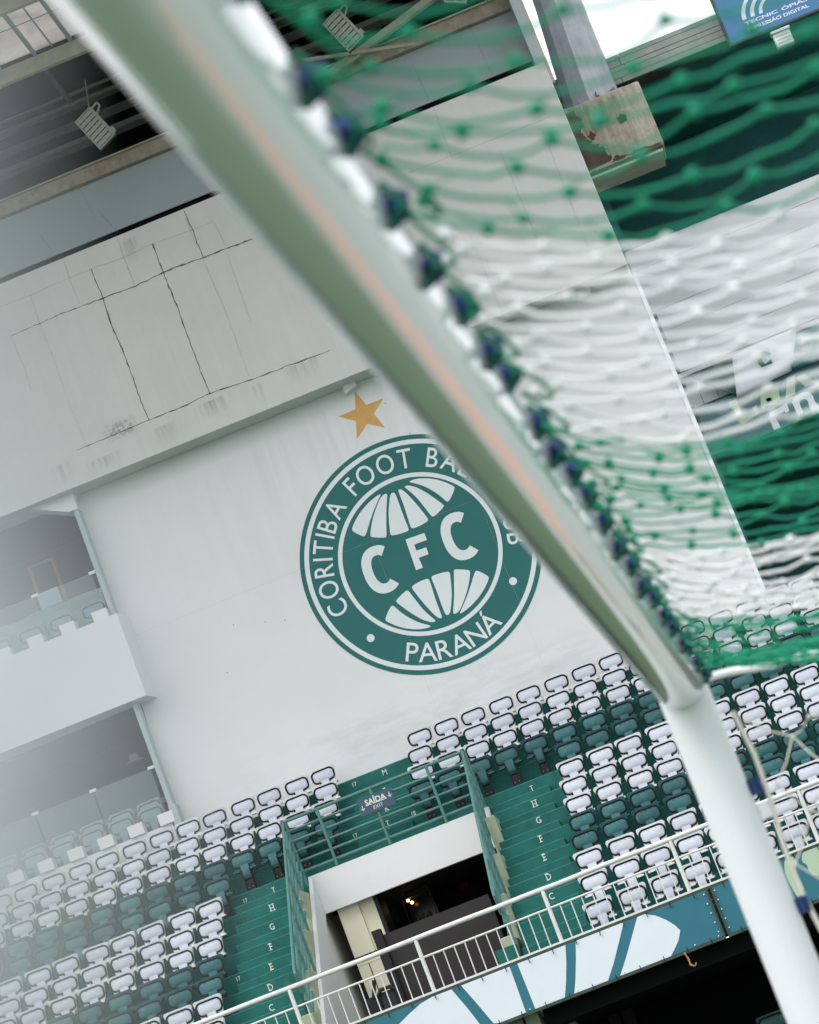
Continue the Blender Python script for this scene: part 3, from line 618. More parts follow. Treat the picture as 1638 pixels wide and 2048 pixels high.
# ------------------------------------------------------------------ seats
def rrect(hw0, hw1, z0, z1, r, n=5):
    pts = []
    for cx, cz, a0 in ((hw1 - r, z1 - r, 0), (-hw1 + r, z1 - r, 90), (-hw0 + r, z0 + r, 180), (hw0 - r, z0 + r, 270)):
        for i in range(n + 1): a = R(a0 + 90 * i / n); pts.append((cx + r * math.cos(a), cz + r * math.sin(a)))
    return pts
def seat_meshes(ms, mp):
    d = {}
    b = MB(); o = rrect(.180, .227, .385, .694, .042); n = len(o)
    i1 = [(x * .975, (z - .53) * .972 + .53) for x, z in o]
    rings = [[(x, .050, z) for x, z in o], [(x, -.006 - .014 * max(0, (z - .62) / .07), z) for x, z in o], [(x, -.020 - .014 * max(0, (z - .62) / .07), z) for x, z in i1]]
    vs = [p for r_ in rings for p in r_]; fs = []
    for k in range(2):
        for i in range(n): j = (i + 1) % n; fs.append((k * n + i, k * n + j, (k + 1) * n + j, (k + 1) * n + i))
    vs.append((0, -.016, .54)); fs += [(2 * n + i, 2 * n + (i + 1) % n, 3 * n) for i in range(n)]
    fs += [tuple(reversed(range(n)))]
    b.add(vs, fs)
    d['backrest'] = b.mesh('backrest', ms, True)
    t = MB(); L = [(-.086, .422), (-.086, .450), (-.120, .450)]
    for i in range(6): a = R(270 - 90 * i / 5); L.append((-.128 + .066 * math.cos(a), .518 + .066 * math.sin(a)))
    for i in range(6): a = R(180 - 90 * i / 5); L.append((-.120 + .078 * math.cos(a), .574 + .076 * math.sin(a)))
    pts = [(x, -.030 - .008 * (z < .43), z) for x, z in L + [(-x, z) for x, z in reversed(L)]]
    t.tube(pts, .0160, 6); d['pad_outline'] = t.mesh('pad_outline', M['pad_outline'], True)
    p = MB(); o = rrect(.183, .186, .458, .642, .062); i1 = [(x * .93, (z - .55) * .90 + .55) for x, z in o]; n = len(o)
    vs = [(x, -.024, z) for x, z in o] + [(x, -.033, z) for x, z in i1] + [(x, -.01, z) for x, z in o] + [(0, -.040, .545)]
    fs = [(i, (i + 1) % n, n + (i + 1) % n, n + i) for i in range(n)] + [(n + i, n + (i + 1) % n, 3 * n) for i in range(n)] + [(2 * n + i, 2 * n + (i + 1) % n, (i + 1) % n, i) for i in range(n)]
    p.add(vs, fs)
    for x, z in ((-.07, .628), (.0, .634), (.075, .628)): p.box(x - .006, x + .006, -.052, -.03, z - .008, z + .003)
    st_ = [(.480, -.0335, .069), (.44, -.0345, .070), (.38, -.043, .071), (.31, -.046, .070), (.265, -.035, .070), (.245, -.010, .068)]
    vs = []; fs = []
    for z, y, hw in st_: vs += [(-hw, y, z), (hw, y, z), (hw, y + .025, z), (-hw, y + .025, z)]
    for i in range(len(st_) - 1):
        for e in range(4): fs.append((4 * i + e, 4 * i + (e + 1) % 4, 4 * i + 4 + (e + 1) % 4, 4 * i + 4 + e))
    fs += [(0, 1, 2, 3), (23, 22, 21, 20)]
    p.add(vs, fs); p.box(-.005, .005, -.052, -.04, .345, .37)
    d['seat_pad'] = p.mesh('seat_pad', mp, True)
    h = MB(); h.bbox(-.058, .058, -.075, .035, .366, .398, .008); d['side_bracket'] = h.mesh('side_bracket', ms)
    k = MB(); k.box(-.076, -.062, -.055, .10, .005, .40); k.box(.062, .076, -.055, .10, .005, .40); k.box(-.0615, .0615, -.02, .0, .02, .20); k.tube([(-.061, -.02, .235), (.061, -.02, .235)], .022, 8)
    k.box(-.0615, .0615, -.03, -.005, .0, .018); d['mounting_bracket'] = k.mesh('mounting_bracket', M['black'])
    c = MB(); c.tube([(0, -.034, 0), (0, -.021, 0)], .011, 6); d['bolt'] = c.mesh('bolt', M['bolt'])
    return d
SW, SG = seat_meshes(M['seatw'], M['padw']), seat_meshes(M['seatg'], M['padg'])
def proto(d, bolts):
    e = bpy.data.objects.new('tip_up_seat', None); col.objects.link(e)
    for nme in ('backrest', 'pad_outline', 'seat_pad'): link(nme, d[nme], e)
    for s in (-1, 1): link('side_bracket', d['side_bracket'], e, (s * .150, 0, 0))
    m_ = link('mounting_bracket', d['mounting_bracket'], e)
    if bolts:
        for s in (-1, 1): link('bolt', d['bolt'], m_, (s * .04, 0, .085))
    return e
PROTO = {}
def copy_tree(o, parent=None):
    c = o.copy(); col.objects.link(c); c.parent = parent
    for ch in o.children: copy_tree(ch, c)
    return c
def put_seat(kind, bolts, x, y, z, label, group='tip-up seats bolted to the terrace'):
    key = (kind, bolts)
    if key not in PROTO: e = PROTO[key] = proto(SW if kind == 'white' else SG, bolts)
    else: e = copy_tree(PROTO[key])
    e.location = (x + random.gauss(0, .006), y + random.gauss(0, .006), z); e.rotation_euler = (random.gauss(0, .022), random.gauss(0, .012), random.gauss(0, .035))
    tag(e, label, 'seat', group)
ORD = ['zeroth', 'first', 'second', 'third', 'fourth', 'fifth', 'sixth', 'seventh', 'eighth', 'ninth', 'tenth', 'eleventh', 'twelfth', 'thirteenth', 'fourteenth', 'fifteenth', 'sixteenth', 'seventeenth', 'eighteenth', 'nineteenth', 'twentieth']
NSEAT = 0
for k, ch in enumerate(ROWS):
    kind = 'green' if ch in 'JIED' else 'white'
    if k >= 9: xl, xr, ref = -6.12 + (k - 9) * .021, -4.41 + (k - 9) * .035, ('left of the bare steps above the exit', 'right of the bare steps above the exit')
    else: xl, xr, ref = -8.22 + (.15 if k == 8 else .02 * (k > 5)), -2.135 + .0275 * k, ('left of the left aisle', 'right of the right aisle')
    for side in (0, 1):
        for i in range(1, 30):
            x = (xl - .503 * (i - 1)) if side == 0 else (xr + .502 * (i - 1))
            if not seen((x, YR[k], PZ[k]), 45) or i > 20: continue
            put_seat(kind, ch == 'J' or k < 2, x, YR[k], FZ[k], f'{kind} tip-up seat in row {ch}, {ORD[i]} seat {ref[side]}'); NSEAT += 1
print('seats', NSEAT)
for r_, (yy, zz) in enumerate(((51.62, 9.02), (52.15, 9.22))):
    if r_ == 1: MB().box(-17, -8.9, 51.95, 52.5, 9.005, 9.21).build('floor', M['dark'], bal).matrix_parent_inverse = Matrix.Translation(-bal.location)
    for i in range(6):
        x = -9.33 - i * .555 + .05 * (r_ == 0)
        put_seat('white', False, x, yy, zz, f'white tip-up seat in the lower balcony, {"front" if r_ == 0 else "rear"} row, {ORD[i + 1]} from the right jamb', 'seats behind the balcony glass')
for i in range(5):
    x = -8.98 - i * .61
    put_seat('white', False, x, 51.42, 12.78, f'white tip-up seat in the upper balcony, {ORD[i + 1]} from the right jamb', 'seats behind the balcony glass')

# ------------------------------------------------------------------ exit opening
ex = empty('exit_portal', 'white exit opening cut into the seating below the exit sign', 'portal', (-5.2, 48.6, 4.0))
b_ = MB().bbox(-6.643, -3.47, 48.55, 48.68, 6.54, 7.2, .004); kid(b_, 'lintel', M['wall'], ex)
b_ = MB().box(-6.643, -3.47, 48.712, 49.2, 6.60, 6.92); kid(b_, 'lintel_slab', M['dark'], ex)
def slope_z(y, z0): return z0 - .62 * (48.6 - y)
def raked(x0, x1, ya, yb, zt_a, zt_b, zb_a, zb_b):
    return MB().add([(x0, ya, zb_a), (x1, ya, zb_a), (x1, yb, zb_b), (x0, yb, zb_b), (x0, ya, zt_a), (x1, ya, zt_a), (x1, yb, zt_b), (x0, yb, zt_b)],
                    [(0, 3, 2, 1), (4, 5, 6, 7), (0, 1, 5, 4), (1, 2, 6, 5), (2, 3, 7, 6), (3, 0, 4, 7)])
ZF = slope_z(43.4, 7.2)
kid(raked(-6.64, -6.575, 43.4, 48.545, ZF, 7.17, ZF - .62, 6.53), 'inner_parapet', M['wall'], ex)
kid(MB().box(-6.84, -6.645, 43.4, 52.5, 3.4, 4.0), 'side_wall', M['wall'], ex)
kid(raked(-6.80, -6.645, 43.4, 48.55, ZF - .65, 6.55, 3.95, 3.95), 'side_wall', M['wall'], ex)
kid(MB().box(-6.84, -6.645, 48.551, 52.5, 4.0, 6.75), 'passage_wall', M['wall'], ex)
kid(raked(-3.72, -3.52, 43.56, 48.5, ZF - .9, 6.3, 3.6, 3.6), 'side_wall', M['cream'], ex)
for side in (0, 1):
    for i in range(5):
        y1 = 48.5 - i * 1.13; y0 = max(43.55, y1 - 1.125); zt = slope_z(y1, 7.28) + .02
        xx0 = -6.815 if side == 0 else -3.515 + .045 * (y1 - 48.5); xx1 = xx0 + (.168 if side == 0 else .16)
        o = MB().bbox(xx0, xx1, y0, y1, zt - 1.75, zt - .33, .012); kid(o, 'stepped_coping', M['cream'], ex)
b_ = MB().box(-3.76, -3.44, 43.36, 43.52, 3.7, 4.62); kid(b_, 'kerb_end', M['teal'], ex)
b_ = MB().box(-6.64, -3.75, 43.4, 53, 3.4, 3.95); kid(b_, 'passage_floor', M['greyc'], ex)
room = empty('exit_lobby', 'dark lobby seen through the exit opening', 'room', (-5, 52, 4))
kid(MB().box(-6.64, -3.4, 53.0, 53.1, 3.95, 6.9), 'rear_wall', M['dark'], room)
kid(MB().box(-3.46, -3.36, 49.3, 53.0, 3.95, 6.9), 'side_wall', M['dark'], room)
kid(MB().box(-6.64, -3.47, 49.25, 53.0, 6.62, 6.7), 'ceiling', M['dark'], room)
a = at(790, 1790, 52.9); kid(MB().box(a.x - .06, a.x + .06, 52.85, 52.99, 3.96, 6.6), 'door_post', M['brown'], room)
a = at(925, 1720, 52.9); kid(MB().box(a.x - .04, a.x + .04, 52.9, 52.99, 3.96, 6.6), 'door_post', M['brown'], room)
pil = empty('cream_pillar', 'pale cream pillar inside the exit opening at left', 'pillar', (-6.2, 49.3, 4))
PY = 48.74; pa, pb, pc_ = at(674, 1820, PY), at(714, 1803, PY), at(743, 1793, PY); pz = at(712, 1916, PY).z
kid(MB().box(pa.x, pb.x, PY, PY + 1.0, pz, 6.59), 'pillar_face', M['creamy'], pil)
kid(MB().box(pb.x + .002, pc_.x, PY + .08, PY + 1.0, pz, 6.59), 'pillar_return', M['creamy'], pil)
kid(MB().box(pa.x - .01, pc_.x, PY - .03, PY + .2, pz - .06, pz - .002), 'pillar_ledge', M['black'], pil)
kid(MB().box(pa.x, pc_.x, PY - .01, PY + .2, pz - .15, pz - .062), 'pillar_band', M['creamy'], pil)
kid(MB().box(pa.x, pc_.x, PY, PY + 1.0, 3.95, pz - .152), 'pillar_base', M['creamy'], pil)
for t in (.3, .75): x = pa.x + (pc_.x - pa.x) * t; kid(MB().box(x, x + .014, PY - .008, PY - .001, 3.95, pz - .155), 'pillar_groove', M['black'], pil)
kid(MB().box(pc_.x + .003, pc_.x + .07, PY + .06, PY + 1.0, 3.95, 6.59), 'dark_strip', M['black'], pil)
# barrier wall
bw = empty('barrier_wall', 'dark brown barrier wall standing inside the exit opening', 'barrier', (-4.5, 45.5, 3.95))
a, b = at(745, 1868, 45.5), at(990, 1792, 45.5)
kid(MB().box(a.x + .14, -3.74, 45.5, 45.62, 3.95, (a.z + b.z) / 2), 'barrier_panel', M['brown'], bw)
kid(MB().box(a.x, a.x + .138, 45.40, 45.62, 3.95, a.z + .03), 'barrier_post', M['black'], bw)
# snack cart
pc = empty('snack_cart', 'dark glass snack cart with two lit bulbs in the exit lobby', 'snack cart', (-5.35, 51, 4))
kid(MB().box(-5.62, -5.10, 51.0, 51.5, 3.95, 5.95), 'cart_base', M['black'], pc)
kid(MB().prism([(-5.64, 6.52), (-5.08, 6.52), (-5.13, 6.70), (-5.22, 6.78), (-5.50, 6.78), (-5.59, 6.70)][::-1], 50.97, 51.5), 'cart_roof', M['picture'], pc)
for x in (-5.61, -5.12): kid(MB().box(x, x + .02, 51.0, 51.03, 5.95, 6.52), 'cart_frame', M['steel'], pc)
kid(MB().box(-5.60, -5.12, 51.46, 51.49, 5.95, 6.52), 'cart_glass', M['glassd'], pc)
for x in (-5.55, -5.17): kid(MB().tube([(x, 50.94, 6.66), (x, 50.969, 6.66)], .055, 14), 'round_knob', M['greyc'], pc)
for px, py in ((816, 1801), (824, 1805)):
    p = at(px, py, 51.15); kid(MB().ball(p, .028), 'bulb', M['bulb'], pc)
cup = MB(); [cup.tube([(-5.48 + i * .07, 51.2, 5.97), (-5.47 + i * .06, 51.2, 6.2 + .05 * (i % 2))], .018, 6) for i in range(4)]; kid(cup, 'scoop', M['greyc'], pc)
a = at(935, 1760, 52.98); fs_ = MB().box(a.x - .17, a.x + .02, 52.94, 52.985, a.z - .12, a.z + .10).build('fire_box', M['red']); tag(fs_, 'dull red square box on the dark lobby wall', 'sign'); move_to(fs_, a)
f2 = MB().tube([(a.x + .14, 52.9, a.z + .08), (a.x + .14, 52.985, a.z + .08)], .09, 16).build('round_fire_sign', M['red']); tag(f2, 'dull red round disc beside the red box in the lobby', 'sign'); move_to(f2, (a.x + .14, 52.95, a.z))
a = at(778, 1826, 52.98); pf = MB().box(a.x - .3, a.x + .28, 52.95, 52.99, a.z - .22, a.z + .22).build('framed_picture', M['picture']); tag(pf, 'dim grey framed picture on the lobby wall left of the snack cart', 'picture'); move_to(pf, a)
# trolley
tr = empty('trolley', 'black trolley with a curved hoop handle behind the white railing', 'trolley', at(775, 2005, 44.6))
pa, pb = at(757, 2030, 44.6), at(785, 1995, 44.6)
kid(MB().box(pa.x - .10, pa.x + .10, 44.6, 44.8, 3.96, pa.z + .28), 'trolley_body', M['black'], tr)
kid(MB().tube([(pa.x + .1, 44.58, pa.z + .26), (pa.x + .16, 44.58, pa.z + .33), (pa.x + .3, 44.58, pa.z + .33), (pa.x + .38, 44.58, pa.z + .25), (pa.x + .38, 44.58, 3.97)], .03, 8), 'hoop', M['black'], tr)
kid(MB().box(pa.x + .13, pa.x + .34, 44.60, 44.62, 3.96, pa.z + .29), 'hoop_panel', M['dark'], tr)
kid(MB().tube([at(748, 1960, 44.6), (pa.x + .02, 44.6, pa.z + .25)], .03, 6), 'trolley_pole', M['black'], tr)

# green rail above the exit with its sign
rail = empty('exit_guard_rail', 'faded green six-bar guard rail above the exit opening', 'railing', (-5.1, 48.6, 7.3))
for i in range(6):
    z = 8.19 - .175 * i; xa, xb = (-6.72, -3.55)
    kid(MB().tube([(xa, 48.58, z), (xb, 48.58, z)], .022 if i else .028, 8), 'rail_bar', M['railg'], rail, True)
for px, py in ((637, 1627), (742, 1583), (856, 1544)):
    x = at(px, py, 48.58).x; kid(MB().tube([(x, 48.55, 7.21), (x, 48.55, 8.2)], .026, 8), 'rail_post', M['railg'], rail, True)
for nm, x, lab in (('L', -6.72, 'bundle of faded green sloping rails beside the left aisle'), ('R', -3.55, 'bundle of faded green sloping rails beside the right aisle')):
    e = empty('aisle_guard_rail', lab, 'railing', (x, 46, 5.5), 'sloping guard rails beside the exit')
    yb = 44.3
    for i in range(6):
        z = 8.19 - .175 * i; za = z - .62 * (48.58 - yb)
        kid(MB().tube([(x, 48.56, z), (x, yb + .1 * (i % 2), za), (x, yb - .08, za - .10), (x, yb - .02, za - .2)] if i < 2 else [(x, 48.56, z), (x, yb, za)], .024, 8), 'rail_bar', M['railg'], e, True)
    for i in range(6):
        y = 48.58 - i * .85; z = 8.19 - .62 * (48.58 - y); kid(MB().tube([(x + .03, y, z - 1.12), (x + .03, y, z)], .024, 8), 'rail_post', M['railg'], e, True)
ps = [at(714, 1600, 48.5), at(790, 1607, 48.5)]; sxc, szc = (at(715, 1600, 48.5) + at(790, 1607, 48.5)) / 2, 0
es = empty('exit_sign', 'slate blue sign reading SAÍDA EXIT with two down arrows on the green rail', 'sign', (sxc.x, 48.5, 7.95))
sxx, szz = sxc.x, sxc.z
o = MB(); o.prism([(sxx + x, szz + z - .0) for x, z in rrect(.30, .30, -.145, .145, .02, 3)], 48.50, 48.53); kid(o, 'sign_plate', M['exit'], es)
o = MB(); text_on(o, 'SAÍDA', sxx, szz - .005, 48.496, .135, .0035, width=.36)
for a in (-.155, -.10, -.045, -.0, .04, .075, .12, .165): o.box(sxx + a - .018, sxx + a + .018, 48.4955, 48.496, szz - .012, szz + .002)
kid(o, 'lettering', M['letter'], es)
o = MB(); text_on(o, 'EXIT', sxx + .01, szz - .10, 48.496, .085, .0, width=.17); kid(o, 'lettering', M['letter'], es)
for a in (-.245, .245):
    o = MB(); zc = szz - .04 if a < 0 else szz + .02
    o.box(sxx + a - .006, sxx + a + .006, 48.496, 48.499, zc - .02, zc + .06); o.flat([(sxx + a - .035, zc + .008), (sxx + a - .025, zc + .015), (sxx + a, zc - .012), (sxx + a + .025, zc + .015), (sxx + a + .035, zc + .008), (sxx + a, zc - .032)], 48.499); kid(o, 'arrow', M['letter'], es)

# ------------------------------------------------------------------ front railing and parapet banners
fr = empty('front_railing', 'chipped white railing with thin balusters along the front of the seating', 'railing', (-3, 43.2, 4.39))
RY = 43.2
kid(MB().tube([(-12 + i * .5, RY, 5.19 + random.gauss(0, .003)) for i in range(37)], .036, 10), 'handrail', M['railw'], fr, True)
kid(MB().tube([(-12, RY, 4.90), (6, RY, 4.90)], .016, 8), 'mid_rail', M['railw'], fr, True)
kid(MB().box(-12, 6, RY - .03, RY + .03, 4.375, 4.405), 'bottom_rail', M['railw'], fr)
kid(MB().box(-12, 6, RY - .035, RY + .035, 4.335, 4.373), 'base_angle', M['steel'], fr)
px_ = [-0.83 + 1.965 * i for i in range(-6, 4)]
for x in px_:
    kid(MB().tube([(x, RY, 4.40), (x, RY, 5.17)], .031, 10), 'rail_post', M['railw'], fr, True)
    for j in range(1, 12):
        xx = x + j * 1.965 / 12
        if seen((xx, RY, 4.7), 60): kid(MB().tube([(xx + random.gauss(0, .004), RY, 4.40), (xx, RY, 4.90)], .0085, 6), 'baluster', M['railw'], fr)
def banner(name, label, x0, x1):
    e = empty(name, label, 'banner', ((x0 + x1) / 2, 43.15, 3.6), 'banners along the parapet')
    kid(MB().box(x0 + .01, x1 - .01, 43.13, 43.16, 3.64, 4.33), 'vinyl_sheet', M['banner'], e)
    kid(MB().box(x0, x1, 43.10, 43.17, 3.595, 3.635), 'frame_bar', M['steel'], e)
    for x in (x0, x1 - .03): kid(MB().box(x, x + .03, 43.10, 43.17, 3.64, 4.33), 'frame_bar', M['steel'], e)
    return e
bn = banner('crest_banner', 'teal parapet banner with big white globe segments under the white railing', -8.2, -.59)
def bpoly(lst): return [(lambda p: (p.x, min(4.328, max(3.642, p.z))))(at(x, y, 43.12)) for x, y in lst]
C5 = lambda pts: crop(900, 1780, 4.095, pts)
L_ = [C5([(5, 797), (140, 965), (250, 1105), (330, 1200)]), C5([(485, 622), (555, 815), (625, 1012), (640, 1060)]), C5([(940, 437), (953, 600), (950, 760), (946, 895)]), C5([(1416, 248), (1385, 420), (1340, 600), (1298, 752)])]
R_ = [C5([(85, 768), (220, 930), (357, 1092), (440, 1190)]), C5([(548, 595), (630, 800), (702, 982), (715, 1020)]), C5([(1022, 400), (1031, 560), (1028, 720), (1022, 858)]), C5([(1527, 203), (1490, 380), (1440, 560), (1398, 715)])]
tipC = crop(818, 1536, 2, [(905, 592), (940, 580), (985, 590), (1030, 608), (1065, 630), (1085, 650), (1078, 690), (1062, 725), (1050, 757)])
segs = [(C5([(-150, 860), (-240, 930), (-330, 1010), (-420, 1100)]), L_[0]), (R_[0], L_[1]), (R_[1], L_[2]), (R_[2], L_[3])]
for a, b in segs:
    o = MB(); o.flat(bpoly(a + b[::-1]), 43.129); kid(o, 'globe_print', M['bannerw'], bn)
o = MB(); o.flat(bpoly(R_[3][::-1] + tipC), 43.129); kid(o, 'globe_print', M['bannerw'], bn)
b2 = banner('teal_banner', 'plain teal parapet banner with a pale green figure beside the goal post', -.55, 5.5)
for pts in (crop(1278, 1600, 4.55, [(1310, 525), (1400, 505), (1440, 570), (1420, 640), (1470, 740), (1505, 810), (1480, 870), (1440, 890), (1330, 680)]),
            crop(1278, 1600, 4.55, [(1480, 470), (1540, 435), (1640, 395), (1760, 350), (1760, 620), (1620, 700), (1545, 650), (1530, 590), (1480, 560)])):
    o = MB(); o.flat(smooth_poly(bpoly(pts), 2), 43.129); kid(o, 'pale_print', M['lime'], b2)
for e, xa, xb in ((bn, -8.2, -.6), (b2, -.55, 3.2)):
    n = int((xb - xa) / .36)
    for i in range(n):
        x = xa + .2 + i * .36
        if not seen((x, 43.1, 4), 60): continue
        for z0, z1 in ((4.27, 4.36), (3.58, 3.68)):
            kid(MB().bar((x, 43.09, z0), (x + random.uniform(-.01, .01), 43.09, z1), .012, .012), 'hook_tie', M['black'], e)
        kid(MB().ball((x + .12, 43.125, 3.665), .011, 0, 6, 4), 'eyelet', M['tie'], e)
for x in (-.66, -.50):
    for i in range(5): kid(MB().ball((x, 43.12, 3.72 + i * .14), .012, 0, 6, 4), 'eyelet', M['tie'], bn if x < -.6 else b2)
a = at(1368, 1905, 43.08); rp = MB().tube([(a.x, 43.08, a.z), (a.x + .03, 43.08, a.z - .12), (a.x + .02, 43.07, a.z - .2), (a.x + .09, 43.06, a.z - .23), (a.x + .11, 43.06, a.z - .19)], .011, 6)
rp.tube([(a.x + .01, 43.08, a.z), (a.x + .02, 43.08, a.z - .15), (a.x + .06, 43.07, a.z - .24)], .007, 5); ro = rp.build('frayed_rope', M['hose']); tag(ro, 'frayed orange rope end hanging under the teal banner', 'rope'); move_to(ro, a)
# space under the stand
us = empty('understand_wall', 'black recess under the seating behind the parapet banners', 'wall', (-3, 50, 0))
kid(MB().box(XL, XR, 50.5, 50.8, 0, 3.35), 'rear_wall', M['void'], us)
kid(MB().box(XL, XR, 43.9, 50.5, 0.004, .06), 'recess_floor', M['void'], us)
pl = empty('grey_pier', 'grey concrete pier in the dark recess under the banner', 'pier', (-2.9, 45, 0))
a, b = at(1072, 2040, 45), at(1132, 2030, 45)
kid(MB().box(a.x, b.x, 45, 45.6, .06, 3.35), 'pier_shaft', M['greyc'], pl)
kid(MB().box(b.x + .004, b.x + .09, 44.95, 45.6, .06, 3.35), 'pier_edge', M['column'], pl)
kid(MB().box(a.x - .36, a.x - .18, 45.1, 45.6, .06, 3.35), 'pier_fin', M['picture'], pl)
for px, lab in ((1215, 'left'), (1245, 'right')):
    a = at(px, 2035, 48); o = MB().box(a.x, a.x + .18, 48, 48.4, .06, 3.35).build('dark_pier', M['dark']); tag(o, f'thin dark pier in the recess, the {lab} of the two beside the grey pier', 'pier', 'dark piers in the recess'); move_to(o, (a.x, 48, .06))
a = at(1545, 2045, 45.5); put_seat('green', False, a.x, 45.5, a.z - .55, 'dim green seat in the black recess at the bottom beside the goal post', 'seats in the recess')
MB().box(a.x - 1.5, a.x + 1.5, 45.2, 46, .06, a.z - .552).build('bench_step', M['void'], us).matrix_parent_inverse = Matrix.Translation(-us.location)

# ------------------------------------------------------------------ far stand at the right
YB = 54.0
blk = empty('corbel_block', 'rust-streaked concrete block carrying the steel column', 'block', (2.8, YB, 17.8))
kid(MB().bbox(1.2, 3.62, 53.6, 54.65, 18.03, 19.36, .03), 'block_body', M['block'], blk)
kid(MB().box(1.2, 3.56, 53.63, 54.62, 17.925, 17.97), 'block_ledge', M['soffit'], blk)
kid(MB().box(1.2, 3.58, 53.66, 54.6, 17.972, 18.028), 'block_gap', M['blockd'], blk)
def ragged(pts, amp, n=6):
    o = []
    for a, b in zip(pts, pts[1:] + pts[:1]):
        for i in range(n): t = i / n; o.append((a[0] + (b[0] - a[0]) * t + random.gauss(0, amp), a[1] + (b[1] - a[1]) * t + random.gauss(0, amp)))
    return o
o = MB(); o.flat([(x, min(19.33, z)) for x, z in ragged([(1.2, 19.3), (2.3, 19.28), (2.42, 19.05), (2.25, 18.85), (2.38, 18.55), (2.62, 18.32), (2.6, 18.1), (1.2, 18.1)], .025)], 53.597); kid(o, 'damp_patch', M['blockd'], blk)
o = MB(); o.flat(ragged([(2.6, 18.06), (2.68, 18.16), (2.95, 18.09), (3.25, 18.13), (3.57, 18.08), (3.57, 18.05), (3.2, 18.05)], .012), 53.5965); kid(o, 'damp_patch', M['blockd'], blk)
o = MB(); o.flat([(2.98, 18.82), (3.08, 18.88), (3.18, 18.82), (3.15, 18.72), (3.02, 18.69)], 53.596); kid(o, 'hole', M['blockd'], blk)
o = MB(); o.flat(ragged([(2.36, 18.72), (2.46, 18.78), (2.52, 18.66), (2.42, 18.6)], .012, 4), 53.5955); kid(o, 'hole', M['blockd'], blk)
M['lime_streak'] = alpha_stain('pale_lime_streak', (0.72, 0.69, 0.60), 16, 0.9, 0.40, 0.9)
M['rust_streak'] = alpha_stain('rust_streak', (0.34, 0.17, 0.09), 13, 0.8, 0.42, 0.9)
stain(2.5, 3.55, 18.1, 19.34, 53.594, M['lime_streak'], blk); stain(1.9, 3.4, 18.3, 19.36, 53.593, M['rust_streak'], blk); stain(3.2, 3.58, 18.1, 19.2, 53.592, M['lime_streak'], blk, False)
clm = empty('steel_column', 'faceted grey steel column rising from the stained block', 'column', (2.72, YB + .3, 19.5))
cb = MB(); n = 10; vs = []; fs = []
for z, r_, cx_ in ((19.37, .55, 2.72), (21.6, .45, 2.83), (30.0, .30, 3.1)):
    for i in range(n): a = 2 * math.pi * (i + .3) / n; vs.append((cx_ + r_ * math.cos(a), 54.3 + r_ * math.sin(a), z))
for k in range(2):
    for i in range(n): fs.append((k * n + i, k * n + (i + 1) % n, (k + 1) * n + (i + 1) % n, (k + 1) * n + i))
fs.append(tuple(range(2 * n, 3 * n))); cb.add(vs, fs); kid(cb, 'shaft', M['column'], clm)
kid(MB().box(2.12, 3.32, 53.72, 54.9, 19.361, 19.40), 'base_plate', M['column'], clm)
for i in range(n):
    a = 2 * math.pi * (i + .8) / n; ca, sa = math.cos(a), math.sin(a)
    kid(MB().bar((2.72 + .50 * ca, 54.3 + .50 * sa, 19.45), (2.72 + .66 * ca, 54.3 + .66 * sa, 19.45), .05, .10), 'base_fin', M['column'], clm)
bm_ = empty('ring_beam', 'board-marked concrete ring beam of the far stand', 'beam', (5, 54.8, 19.55))
zz = 19.83
for i, h in enumerate((.11, .13, .10, .14, .10)):
    x = 1.2
    while x < 10:
        L = random.uniform(1.6, 3.0); kid(MB().bbox(x, min(10, x + L - .012), 54.8 - random.uniform(0, .008), 55.4, zz, zz + h - .010 + (random.uniform(-.02, .01) if i == 4 else 0), .006), 'board_course', M['board'], bm_); x += L
    zz += h
kid(MB().box(1.2, 10, 54.83, 55.38, 19.82, 20.36), 'beam_core', M['blockd'], bm_)
fs2 = empty('far_stand', 'dark open tier of the far stand behind the goal net', 'stand', (5, 58, 8))
kid(MB().box(2.2, 14, 60, 60.2, 6, 20), 'rear_wall', M['tealvoid'], fs2)
kid(MB().box(1.2, 14, 55.42, 60, 19.9, 20.1), 'ceiling', M['tealvoid'], fs2)
kid(MB().box(2.21, 14, 55.2, 60, 12.1, 13.0), 'tier_floor', M['tealvoid'], fs2)
kid(MB().box(2.2, 2.35, 55.3, 60, 6, 19.55), 'end_wall', M['tealvoid'], fs2)
cl = empty('cladding_wall', 'pale grey ribbed cladding below the dark tier of the far stand', 'cladding', (5, YB, 14))
for i in range(6):
    z0 = 13.97 + i * .42
    for j in range(2): kid(MB().bbox(2.2 + j * 5.2, 2.2 + (j + 1) * 5.2 - .004, YB - .004 * (i % 2), YB + .1, z0, z0 + .413, .004), 'cladding_panel', M['clad'], cl)
kid(MB().box(2.2, 10, YB + .11, 55.2, 13.97, 16.45), 'wall_core', M['greyc'], cl)
kid(MB().box(2.2, 10, YB - .05, YB + .05, 13.86, 13.94), 'wall_rail', M['clad'], cl)
kid(MB().box(2.2, 10, YB - .052, YB + .05, 13.80, 13.858), 'dark_gap', M['steel'], cl)
lw = empty('lower_wall', 'pale lower wall with thin vertical joints behind the flags', 'wall', (5, YB, 13.2))
for j in range(12): kid(MB().box(2.2 + j * .3, 2.2 + (j + 1) * .3 - .012, YB + .02, YB + .1, 13.26, 13.79), 'wall_board', M['clad'], lw)
kid(MB().box(2.2, 10, YB - .02, YB + .06, 13.20, 13.245), 'dark_rail', M['steel'], lw)
bd = empty('lettered_board', 'teal board with pale green and white letter fragments on the far stand', 'banner', (4, YB - .1, 12.3))
kid(MB().box(2.2, 10, YB - .14, YB - .08, 12.27, 13.19), 'board_sheet', M['board2'], bd)
